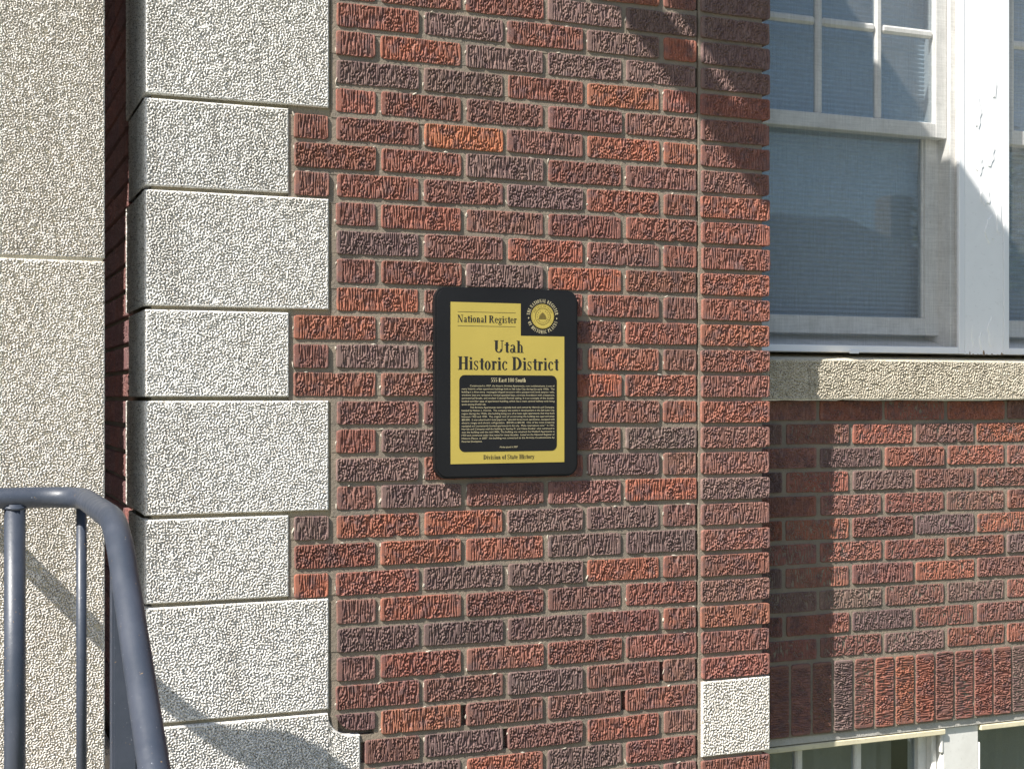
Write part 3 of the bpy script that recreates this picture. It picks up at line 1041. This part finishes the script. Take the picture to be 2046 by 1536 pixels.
for (cx0, cx1, lb) in ((2.10, 2.72, 'dull grey-brown curtain hanging behind the basement window beside the pilaster foot'),
                       (2.93, 3.57, 'dull grey-brown curtain hanging behind the basement window beyond the white post')):
    cu = thing('curtain', ((cx0 + cx1) / 2, .36, .05), lb, 'curtain', 'curtains behind the basement windows')
    bm = bmesh.new(); prev = None
    for i in range(61):
        xx = cx0 + (cx1 - cx0) * i / 60
        yy = .345 + .012 * math.sin(i * .9) + .004 * math.sin(i * 2.3)
        a_ = bm.verts.new((xx, yy, .05)); b2 = bm.verts.new((xx, yy, .60))
        if prev: bm.faces.new((prev[0], a_, b2, prev[1]))
        prev = (a_, b2)
    from_bm('cloth', bm, M['curtain'], cu, smooth=True)
bmull = thing('basement_post', (2.831, .16, 0), 'white painted post between the two basement windows', 'post')
box('post_board', 2.7665, 2.8965, .150, .27, 0.0, .6135, M['post'], bmull, .002)
box('post_lip', 2.7560, 2.7662, .1475, .160, .540, .6125, M['post'], bmull, .003)
box('post_lip', 2.8968, 2.9040, .1475, .160, .0, .560, M['post'], bmull, .003)
lin = thing('steel_lintel', (2.9, .14, .61), 'painted steel lintel under the upright soldier bricks', 'lintel')
box('lintel_plate', 2.046, 3.80, RY + .010, .30, .6165, .6380, M['concrete'], lin, .001)
bs = thing('basement_wall', (2.9, .2, 0), 'low wall under the basement windows', 'wall')
box('wall_base', 2.046, 3.80, .14, .30, 0.0, .0595, M['concrete'], bs)

# rooms behind the glass
def room(name, x0, x1, y0, y1, z0, z1, mat):
    bm = bmesh.new()
    add_box(bm, x0, x1, y0, y1, z0, z1)
    for f in list(bm.faces):
        if abs(f.calc_center_median().y - y0) < 1e-5:
            bm.faces.remove(f)
    bmesh.ops.reverse_faces(bm, faces=bm.faces)
    o = from_bm(name, bm, mat)
    return tag(o, kind='structure')
room('interior_wall', 2.048, 3.79, .31, 1.6, 1.72, 3.06, M['dark_room'])
room('interior_wall', 2.048, 3.79, .31, 2.2, .02, .62, M['dark_room'])

# ------------------------------------------------------------------ lettering: a small serif alphabet drawn as polygons
T_, t_ = .215, .06
def rect(x0, y0, x1, y1): return [(x0, y0), (x1, y0), (x1, y1), (x0, y1)]
def slant(x0, y0, x1, y1, w): return [(x0, y0), (x0 + w, y0), (x1 + w, y1), (x1, y1)]
def arc(cx, cy, rx, ry, wx, wy, a0, a1, n=16):
    out = []
    for i in range(n):
        q = []
        for a, s in ((a0 + (a1 - a0) * i / n, 0), (a0 + (a1 - a0) * (i + 1) / n, 0), (a0 + (a1 - a0) * (i + 1) / n, 1), (a0 + (a1 - a0) * i / n, 1)):
            r = math.radians(a)
            q.append((cx + (rx - wx * s) * math.cos(r), cy + (ry - wy * s) * math.sin(r)))
        out.append(q)
    return out
def sb(x0, x1, y=0.0): return rect(x0, y, x1, y + .045)
XH = .67
def glyph(c):
    g = []
    S = lambda x, w=T_, a=0.0, b_=1.0: g.append(rect(x, a, x + w, b_))
    top = .955
    if c == 'N':
        S(.09, .06); S(.66, .06); g.append(slant(.55, 0, .06, 1, .19)); g += [sb(0, .25), sb(0, .2, top), sb(.52, .85, top)]; return g, .86
    if c == 'R':
        S(.1); g += arc(.36, .74, .30, .26, T_, t_, -90, 90); g += [rect(.2, .95, .38, 1), rect(.2, .48, .38, .53), slant(.58, 0, .33, .5, .19), sb(.02, .36), sb(.02, .3, top), sb(.58, .86)]; return g, .84
    if c == 'U':
        S(.1, T_, .28); S(.62, .06, .28); g += arc(.39, .29, .29, .31, .16, .07, 180, 360); g += [sb(.0, .36, top), sb(.52, .80, top)]; return g, .80
    if c == 'H':
        S(.1); S(.56); g += [rect(.2, .47, .6, .53), sb(0, .36), sb(0, .36, top), sb(.46, .82), sb(.46, .82, top)]; return g, .84
    if c == 'D':
        S(.1); g += arc(.30, .5, .50, .5, T_ + .02, t_, -90, 90); g += [rect(.2, 0, .32, .05), rect(.2, .95, .32, 1), sb(.01, .3), sb(.01, .3, top)]; return g, .84
    if c == 'S':
        g += arc(.29, .75, .24, .27, .11, .06, 25, 215); g += arc(.29, .26, .25, .28, .11, .06, 35, -155)
        g.append([(.05, .62), (.16, .72), (.54, .38), (.44, .28)]); g += [rect(.47, .74, .52, .98), rect(.03, .03, .08, .28)]; return g, .60
    if c == 'E':
        S(.1); g += [sb(.01, .62), sb(.01, .6, top), rect(.2, .47, .45, .525), rect(.57, 0, .63, .26), rect(.55, .75, .61, 1), rect(.42, .38, .47, .62)]; return g, .68
    if c == 'F':
        S(.1); g += [sb(.01, .36), sb(.01, .6, top), rect(.2, .47, .45, .525), rect(.55, .75, .61, 1), rect(.42, .38, .47, .62)]; return g, .64
    if c == 'T':
        S(.26); g += [sb(.15, .53), sb(.02, .66, top), rect(.02, .74, .07, 1), rect(.61, .74, .66, 1)]; return g, .70
    if c == 'I':
        S(.1); g += [sb(0, .36), sb(0, .36, top)]; return g, .38
    if c == 'L':
        S(.1); g += [sb(.01, .62), sb(.01, .36, top), rect(.57, 0, .63, .30)]; return g, .66
    if c == 'A':
        g += [slant(.06, 0, .35, 1, .06), slant(.56, 0, .30, 1, .17), rect(.2, .28, .55, .33), sb(0, .22), sb(.5, .82)]; return g, .80
    if c == 'O':
        g += arc(.40, .5, .37, .51, T_, t_, 0, 360, 28); return g, .80
    if c in 'CG':
        g += arc(.41, .5, .38, .51, T_, t_, 40, 320, 24); g.append(rect(.66, .68, .71, 1))
        if c == 'G': g += [rect(.58, .06, .72, .42), sb(.5, .80, .40)]
        else: g.append([(.66, .14), (.72, .18), (.70, .24), (.64, .2)])
        return g, .78
    if c == 'P':
        S(.1); g += arc(.34, .73, .29, .27, T_, t_, -90, 90); g += [rect(.2, .95, .36, 1), rect(.2, .46, .36, .51), sb(.01, .36), sb(.01, .3, top)]; return g, .68
    if c == 'M':
        S(.08, .06); S(.74); g += [slant(.44, 0, .08, 1, .17), slant(.44, 0, .80, 1, .06), sb(0, .22), sb(.64, 1, 0)]; return g, 1.0
    if c == '5':
        g += arc(.24, .30, .26, .31, .14, .06, 130, -140); g += [rect(.08, .52, .13, 1), rect(.08, .89, .48, 1)]; return g, .54
    if c == '1':
        S(.2, .14); g += [sb(.08, .46), [(.06, .84), (.2, .86), (.3, 1), (.24, 1)]]; return g, .54
    if c == '0':
        g += arc(.27, .5, .24, .5, .12, .05, 0, 360, 24); return g, .54
    # lower case
    if c == 'a':
        g += arc(.20, .17, .17, .19, .12, .05, 0, 360, 18); S(.30, .14, .04, .5); g += arc(.25, .47, .19, .20, .13, .05, 0, 165); g.append(rect(.38, 0, .52, .06)); return g, .52
    if c == 't':
        S(.12, .185, .08, .86); g += [rect(.01, .61, .38, XH)]; g += arc(.26, .12, .14, .13, .13, .06, 190, 330, 8); return g, .38
    if c == 'i':
        S(.08, .185, 0, XH); g += [sb(0, .31), sb(.0, .15, XH - .045)]; g += arc(.155, .86, .095, .095, .094, .094, 0, 360, 12); return g, .33
    if c == 'l':
        S(.08, .185); g += [sb(0, .31), sb(0, .15, top)]; return g, .33
    if c == 'o':
        g += arc(.26, .33, .24, .35, .165, .055, 0, 360, 24); return g, .52
    if c in 'nhr':
        S(.08, .185, 0, 1.0 if c == 'h' else XH); g += [sb(0, .29), sb(0, .15, (top if c == 'h' else XH - .045))]
        if c == 'r':
            g += arc(.34, .50, .13, .17, .05, .07, 60, 175, 8); g += arc(.37, .57, .075, .085, .074, .084, 0, 360, 10); return g, .45
        g += arc(.30, .45, .19, .23, .14, .07, 0, 160, 12); S(.35, .14, 0, .46); g.append(sb(.30, .57)); return g, .59
    if c == 'e':
        g += arc(.26, .33, .24, .35, .145, .055, 10, 325, 24); g.append(rect(.12, .35, .49, .40)); return g, .50
    if c == 'c':
        g += arc(.26, .33, .24, .35, .145, .055, 50, 320, 22); g += arc(.37, .54, .07, .07, .069, .069, 0, 360, 10); return g, .48
    if c == 's':
        g += arc(.20, .50, .16, .18, .08, .05, 30, 220, 12); g += arc(.20, .17, .17, .19, .08, .05, 40, -150, 12); g.append([(.05, .40), (.13, .48), (.36, .26), (.28, .19)]); g += [rect(.31, .48, .35, .67), rect(.03, 0, .07, .2)]; return g, .42
    if c == 'g':
        g += arc(.23, .44, .20, .24, .12, .05, 0, 360, 18); g += arc(.25, -.13, .24, .16, .08, .06, 0, 360, 18); g += [rect(.38, .58, .54, .66), slant(.1, .04, .16, .24, .1), rect(.12, 0, .4, .1)]; return g, .54
    if c == 'u':
        S(.07, .14, .18, XH); S(.36, .14, 0, XH); g += arc(.24, .19, .17, .20, .14, .08, 180, 360, 10); g += [sb(0, .14, XH - .045), sb(.29, .4, XH - .045), sb(.4, .57)]; return g, .57
    if c in 'vy':
        g += [slant(.20, 0, .03, XH, .15), slant(.24, 0, .42, XH, .055), sb(-.02, .27, XH - .045), sb(.34, .54, XH - .045)]
        if c == 'y': g += [slant(.10, -.22, .25, .04, .07)]; g += arc(.08, -.17, .075, .075, .074, .074, 0, 360, 10)
        return g, .52
    if c == 'f':
        S(.10, .185, 0, .82); g += [sb(.02, .34), rect(.01, .61, .36, XH)]; g += arc(.28, .81, .18, .19, .13, .06, 40, 180, 10); return g, .37
    return [], .26

def text_width(s, track=.03):
    return sum(glyph(c)[1] + track for c in s) - track

def letters(name, items, y, mat, parent):
    """items: list of polygons already in X,Z; each piece is lifted a hair above the one before"""
    bm = bmesh.new()
    for i, poly in enumerate(items):
        yy = y - .00025 - (i % 60) * .000004
        try:
            bm.faces.new([bm.verts.new((px, yy, pz)) for px, pz in poly])
        except ValueError:
            pass
    for f in bm.faces:
        f.normal_update()
        if f.normal.y > 0: f.normal_flip()
    return from_bm(name, bm, mat, parent)

def set_line(s, x0, x1, z, h, track=.03):
    """a line of text fitted between x0 and x1, baseline z, cap height h"""
    k = (x1 - x0) / text_width(s, track)
    out, x = [], x0
    for c in s:
        polys, w = glyph(c)
        for p in polys:
            out.append([(x + q[0] * k, z + q[1] * h) for q in p])
        x += (w + track) * k
    return out

def set_ring(s, cx, cz, r, h, a0, a1, inside=False, wscale=1.0):
    """text round a circle from angle a0 to a1 (degrees)"""
    total = text_width(s, .12)
    out, x = [], 0
    for c in s:
        polys, w = glyph(c)
        am = a0 + (a1 - a0) * (x + w / 2) / total
        k = abs(math.radians(a1 - a0)) * r / total
        th = math.radians(am)
        ex = Vector((math.sin(th), -math.cos(th))) if a1 < a0 else Vector((-math.sin(th), math.cos(th)))
        ey = Vector((math.cos(th), math.sin(th))) if a1 < a0 else Vector((-math.cos(th), -math.sin(th)))
        org = Vector((cx, cz)) + Vector((math.cos(th), math.sin(th))) * (r if a1 < a0 else r + h)
        for p in polys:
            out.append([tuple(org + ex * ((q[0] - w / 2) * k) + ey * (q[1] * h)) for q in p])
        x += w + .12
    return out

# ------------------------------------------------------------------ the plaque
QX0, QX1, QZ0, QZ1 = 1.1075, 1.4884, 1.4020, 1.8690
plq = thing('plaque', ((QX0 + QX1) / 2, 0, QZ0), 'black and gold historic district plaque with rounded corners on the brick wall', 'plaque')
def round_rect(x0, x1, z0, z1, r, n=8):
    pts = []
    for (cx, cz, a) in ((x1 - r, z0 + r, -90), (x1 - r, z1 - r, 0), (x0 + r, z1 - r, 90), (x0 + r, z0 + r, 180)):
        for i in range(n + 1):
            t = math.radians(a + 90 * i / n)
            pts.append((cx + r * math.cos(t), cz + r * math.sin(t)))
    return pts
PYF = -.021
prism_y('backing_plate', round_rect(QX0, QX1, QZ0, QZ1, .030), PYF, .0005, M['black'], plq, .005)
gold_pts = [(1.1461, 1.4373), (1.4495, 1.4373), (1.4495, 1.7526), (1.3309, 1.7526), (1.3309, 1.8325), (1.1461, 1.8325)]
prism_y('gold_panel', gold_pts, PYF - .0007, PYF + .001, M['gold'], plq)
G = PYF - .0007
prism_y('text_panel', round_rect(1.1682, 1.4285, 1.4665, 1.6545, .014, 6), G - .0005, G + .0002, M['black'], plq)
TP = G - .0005
letters('lettering', set_line('National Register', 1.1635, 1.3200, 1.7835, .0178), G, M['letter_black'], plq)
letters('rule_line', [rect(1.1640, 1.8085, 1.3170, 1.8094), rect(1.1640, 1.7742, 1.3170, 1.7751)], G, M['letter_black'], plq)
letters('lettering', set_line('Utah', 1.2587, 1.3390, 1.7105, .0300), G, M['letter_black'], plq)
letters('lettering', set_line('Historic District', 1.1643, 1.4335, 1.6675, .0325), G, M['letter_black'], plq)
letters('lettering', set_line('Division of State History', 1.2310, 1.3674, 1.4473, .0112), G, M['letter_black'], plq)
letters('lettering', set_line('555 East 100 South', 1.2508, 1.3444, 1.6378, .0098), TP, M['letter_gold'], plq)

BODY = ['@Constructed in 1927, the historic Armista Apartments, now condominiums, is one of',
        'many historic urban apartment buildings built in Salt Lake City during the early 1900s.  The',
        'building is a three-story  rectangular-shaped structure with a parapet-roof, brick exterior walls,',
        'windows that are recessed in vertical spandrel bays, concrete foundation with a basement,',
        'symmetrical facade, and modest Colonial Revival styling. It is an example of the double-',
        'loaded corridor type of apartment building, which has a main central hallway with living',
        '<spaces opening off either side.',
        '@The Armista Apartments were originally built and owned by Herrick and Company,',
        'headed by Nelson L. Herrick.  The company was active in development in the Salt Lake City',
        'region during the 1920s, this building being one of at least eight apartments that they built',
        'between 1925 and 1930.  The original cost of constructing the building was approximately',
        '$80,000.  It was advertised in local papers as "splendid three-room apartments, equipped with',
        'electric ranges and electric refrigeration.  $40.00 to $42.00.  One of the most modernly',
        'equipped and conveniently located apartments in the city.  Make reservations now."  In 1931,',
        'Herrick and Company sold the building to Stanley D. and Valate Dunkar, who continued to',
        'own the building until the mid-1940s. The building was renamed the Waldorf Apartments in',
        '1933 and continued under that name for many decades.  Listed on the National Register of',
        'Historic Places, in 2007  the building was converted to the Armista Condominiums by',
        '<Meterview Development.']
def body_text():
    V, F = [], []
    def add_line(s, x0, x1, z, h, fit=True):
        cu = bpy.data.curves.new('line', 'FONT')
        cu.body = s
        cu.size = 1.0
        cu.resolution_u = 2
        ob = bpy.data.objects.new('line', cu)
        COL.objects.link(ob)
        dg = bpy.context.evaluated_depsgraph_get()
        me = bpy.data.meshes.new_from_object(ob.evaluated_get(dg))
        xs = [v.co.x for v in me.vertices]
        a, b_ = min(xs), max(xs)
        k = (x1 - x0) / (b_ - a) if fit else h * 1.05
        if fit == 'centre':
            k = h * 1.05; x0 = (x0 + x1) / 2 - (b_ - a) * k / 2
        n0 = len(V)
        for v in me.vertices:
            V.append((x0 + (v.co.x - a) * k, TP - .0003, z + v.co.y * h * 1.25))
        for p in me.polygons:
            F.append([n0 + i for i in p.vertices])
        bpy.data.objects.remove(ob)
        bpy.data.curves.remove(cu)
        bpy.data.meshes.remove(me)
    z, dz = 1.6262, .00757
    for s in BODY:
        x0, x1 = 1.1745, 1.4222
        fit = True
        if s[0] == '@': s = s[1:]; x0 += .0215
        if s[0] == '<': s = s[1:]; fit = False
        add_line(s, x0, x1, z, .0050, fit)
        z -= dz
    add_line('Marker placed in 2007', 1.1745, 1.4222, 1.4752, .0050, 'centre')
    me = bpy.data.meshes.new('inscription')
    c = Vector((1.298, TP, 1.56))
    me.from_pydata([tuple(Vector(v) - c) for v in V], [], F)
    bm = bmesh.new(); bm.from_mesh(me)
    bm.normal_update()
    fl = [f for f in bm.faces if f.normal.y > 0]
    bmesh.ops.reverse_faces(bm, faces=fl)
    bm.to_mesh(me); bm.free()
    link_mesh('inscription', me, c, plq, M['letter_gold'])
body_text()

# seal in the notch of the gold panel
SX, SZ = 1.3903, 1.8022
SR = 0.03105
def disc(name, r, y0, y1, mat, n=48, sx=1.0):
    return prism_y(name, [(SX + r * sx * math.cos(2 * math.pi * i / n), SZ + r * math.sin(2 * math.pi * i / n)) for i in range(n)], y0, y1, mat, plq)
seal = disc('seal', SR, PYF - .0007, PYF + .001, M['gold'])
SY = PYF - .0007
dk = []
for r, w in ((0.02986, 0.00047), (0.02109, 0.00071), (0.01967, 0.00036)):
    dk += arc(SX, SZ, r, r, w, w, 0, 360, 48)
# straw hive of stacked bands in the middle, with sprigs, banner and drapery round it
for i in range(9):
    t = i / 8
    hw = 0.00901 * (1 - t ** 2.2) + 0.00142
    z = SZ - 0.00735 + i * 0.00201
    dk.append(rect(SX - 0.00059 - hw, z, SX - 0.00059 + hw, z + 0.00130))
for s in (-1, 1):
    for i in range(6):
        a = math.radians(-50 + i * 22)
        px, pz = SX + s * 0.01481 * math.cos(a), SZ + 0.01481 * math.sin(a)
        dk.append([(px - 0.00107, pz), (px, pz - 0.00142), (px + 0.00107, pz), (px, pz + 0.00142)])
    for a in (-22, -30, -38):
        r = math.radians(a)
        px, pz = SX + s * 0.02524 * math.cos(r), SZ + 0.02524 * math.sin(r)
        dk.append([(px - 0.00095, pz), (px, pz - 0.00095), (px + 0.00095, pz), (px, pz + 0.00095)])
for i in range(7):
    a = math.radians(214 + i * 19)
    px, pz = SX + 0.01659 * math.cos(a), SZ + 0.01517 * math.sin(a)
    dk.append([(px - 0.00154, pz - 0.00036), (px + 0.00130, pz - 0.00083), (px + 0.00166, pz + 0.00059), (px - 0.00107, pz + 0.00095)])
dk += set_ring('THE SEAL OF STATE', SX, SZ, 0.02370, 0.00332, 160, 20)
letters('seal_relief', dk, SY, M['seal_dark'], plq)
rt = set_ring('THE NATIONAL REGISTER', SX, SZ, 0.03460, 0.00853, 176, 6)
rt += set_ring('OF HISTORIC PLACES', SX, SZ, 0.03460, 0.00853, 200, 342)
for a in (187, -7):
    r = math.radians(a)
    px, pz = SX + 0.03851 * math.cos(r), SZ + 0.03851 * math.sin(r)
    rt.append([(px - 0.00190, pz), (px, pz - 0.00237), (px + 0.00190, pz), (px, pz + 0.00237)])
letters('ring_lettering', rt, PYF, M['letter_gold'], plq)

# ------------------------------------------------------------------ handrail
hr = thing('handrail', (.2, -.3, .5), 'dark blue-grey steel pipe handrail with posts in front of the stone pier', 'handrail')
RZ, R1 = 1.398, .0213
path = fillet([(.025, .12, RZ), (.025, -.26, RZ), (.262, -.26, RZ), (.262, -.885, RZ), (.262, -1.80, RZ - .915 * .675), (.262, -1.93, RZ - .915 * .675)], .10, 9)
tube('top_rail', path, R1, M['rail'], hr, 24)
def post(x, y, z0, z1, r, n=20):
    bm = bmesh.new()
    tube_bm(bm, [(x + (r + .0008) * math.cos(a * .4488), y + (r + .0008) * math.sin(a * .4488), z1 - .0075 + .0012 * math.sin(a * 5)) for a in range(15)], .0032, 7)
    bmesh.ops.recalc_face_normals(bm, faces=bm.faces)
    from_bm('weld_bead', bm, M['rail'], hr, smooth=True)
    return tube('post', [(x, y, z0), (x, y, z1)], r, M['rail'], hr, n)
post(.1340, -.26, .50, RZ - .012, .0208)
post(.025, .10, .50, RZ - .012, .0208)
for (x, y, zt) in ((.262, -.262, RZ - .012),):
    tube('baluster', [(x, y, .62), (x, y, zt)], .0105, M['rail'], hr, 14)
bm = bmesh.new()
def sloped(y): return RZ - max(0, -.885 - y) * .675
add_box(bm, .2445, .2825, -.985, -.947, .50 - .167, sloped(-.966) - .012, .003, 2)
from_bm('post', bm, M['rail'], hr)
bm = bmesh.new()
add_box(bm, .2445, .2825, -1.86, -1.822, .012, sloped(-1.80) - .012, .003, 2)
from_bm('post', bm, M['rail'], hr)
# lower rail
tube('bottom_rail', [(.262, -.26, .62), (.262, -.945, .62)], .012, M['rail'], hr, 12)
tube('bottom_rail', [(.025, .10, .62), (.025, -.26, .62), (.262, -.26, .62)], .012, M['rail'], hr, 12)
# ------------------------------------------------------------------ unseen platform added high on the wall to cast shadow on pilaster and window
bal = thing('shadow_platform', (1.0, -.38, 3.8), 'small steel fire balcony on the brick wall high above the plaque', 'shadow_platform')
bx = .56
for (a, b_) in ((0, .062), (.128, .30), (.303, .48), (.483, .66), (.663, .87)):
    box('shadow_board', bx + a, bx + b_, -.75, -.004, 3.80, 3.84, M['timber'], bal, .002)
box('shadow_board', bx + .0625, bx + .1275, -.75, -.61, 3.80, 3.84, M['timber'], bal, .002)
for a in (.03, .84):
    box('bracket', bx + a - .02, bx + a + .02, -.74, -.004, 3.73, 3.7985, M['steel'], bal)

# ------------------------------------------------------------------ across the street: what the panes mirror
def house(cx, cy, w, d, eave, ridge, wallc, roofc, label):
    h = thing('house', (cx, cy, 0), label, 'house')
    wm = flat_material('house_wall', wallc, .9, 0, .004, 20, .1)
    rm = flat_material('house_roof', roofc, .9, 0, .01, 12, .2)
    box('wall', cx - w / 2, cx + w / 2, cy - d / 2, cy + d / 2, 0, eave, wm, h)
    bm = bmesh.new()
    ov = .45
    a = [(cx - w / 2 - ov, cy + d / 2 + ov, eave - .1), (cx + w / 2 + ov, cy + d / 2 + ov, eave - .1),
         (cx + w / 2 + ov, cy - d / 2 - ov, eave - .1), (cx - w / 2 - ov, cy - d / 2 - ov, eave - .1),
         (cx - w * .2, cy, ridge), (cx + w * .2, cy, ridge)]
    v = [bm.verts.new(p) for p in a]
    for f in ((0, 1, 5, 4), (1, 2, 5), (2, 3, 4, 5), (3, 0, 4), (3, 2, 1, 0)):
        bm.faces.new([v[i] for i in f])
    bmesh.ops.recalc_face_normals(bm, faces=bm.faces)
    r = from_bm('roof', bm, rm, h)
    box('chimney', cx + w * .27, cx + w * .27 + .6, cy + .2, cy + .8, eave, ridge + .5, M['mortar'], r)
    for i, fx in enumerate((-.3, .28)):
        f = box('window', cx + fx * w - .7, cx + fx * w + .7, cy + d / 2 + .002, cy + d / 2 + .06, .9, 2.3, M['white'], h)
        box('pane', cx + fx * w - .6, cx + fx * w + .6, cy + d / 2 + .062, cy + d / 2 + .07, 1.0, 2.2, M['glass'], f)
    dr = box('door', cx - .5, cx + .5, cy + d / 2 + .002, cy + d / 2 + .05, 0, 2.1, M['timber'], h)
    return h
house(18.4, -25.0, 10.5, 8.0, 3.3, 6.0, (.42, .38, .33), (.06, .058, .06), 'low hip-roofed house across the street')
house(36.0, -26.0, 9.5, 8.0, 3.2, 6.0, (.30, .13, .10), (.07, .06, .055), 'brick hip-roofed house further along the street')

def tree(x, y, h, rad, seed, label):
    t = thing('tree', (x, y, 0), label, 'tree')
    r = np.random.default_rng(seed)
    bm = bmesh.new()
    tube_bm(bm, [(x, y, 0), (x + .1, y, h * .35), (x - .1, y + .1, h * .7)], .16, 9)
    for i in range(6):
        a = i * 1.05
        tube_bm(bm, [(x, y, h * (.35 + .05 * i)), (x + math.cos(a) * rad * .7, y + math.sin(a) * rad * .7, h * (.55 + .05 * i))], .05, 6)
    from_bm('trunk', bm, M['timber'], t)
    n = 5200
    cl = r.normal(size=(46, 3)) * np.array([rad * .42, rad * .42, h * .17]) + np.array([0, 0, h * .66])
    p = cl[r.integers(46, size=n)] + r.normal(size=(n, 3)) * rad * .17
    u = r.normal(size=(n, 3)); u /= np.linalg.norm(u, axis=1)[:, None]
    w = np.cross(u, r.normal(size=(n, 3))); w /= np.linalg.norm(w, axis=1)[:, None]
    s = r.uniform(.10, .2, (n, 1))
    V = np.stack([p - u * s, p + w * s * .5, p + u * s, p - w * s * .5], 1).reshape(-1, 3)
    F = np.arange(n * 4).reshape(-1, 4)
    me = bpy.data.meshes.new('crown')
    me.from_pydata(V.tolist(), [], F.tolist())
    link_mesh('crown', me, (x, y, 0), t, M['leaf'])
M['leaf'] = flat_material('tree_leaves', (.075, .11, .03), .7, 0, 0, 1, .3)
tree(2.0, -27.5, 4.6, 2.0, 1, 'young leafy tree standing alone on the lawn across the street')
tree(28.5, -26.5, 7.5, 3.0, 2, 'tall leafy tree between the two houses across the street')
tree(46.0, -24.0, 7.0, 3.0, 3, 'leafy tree beyond the brick house across the street')
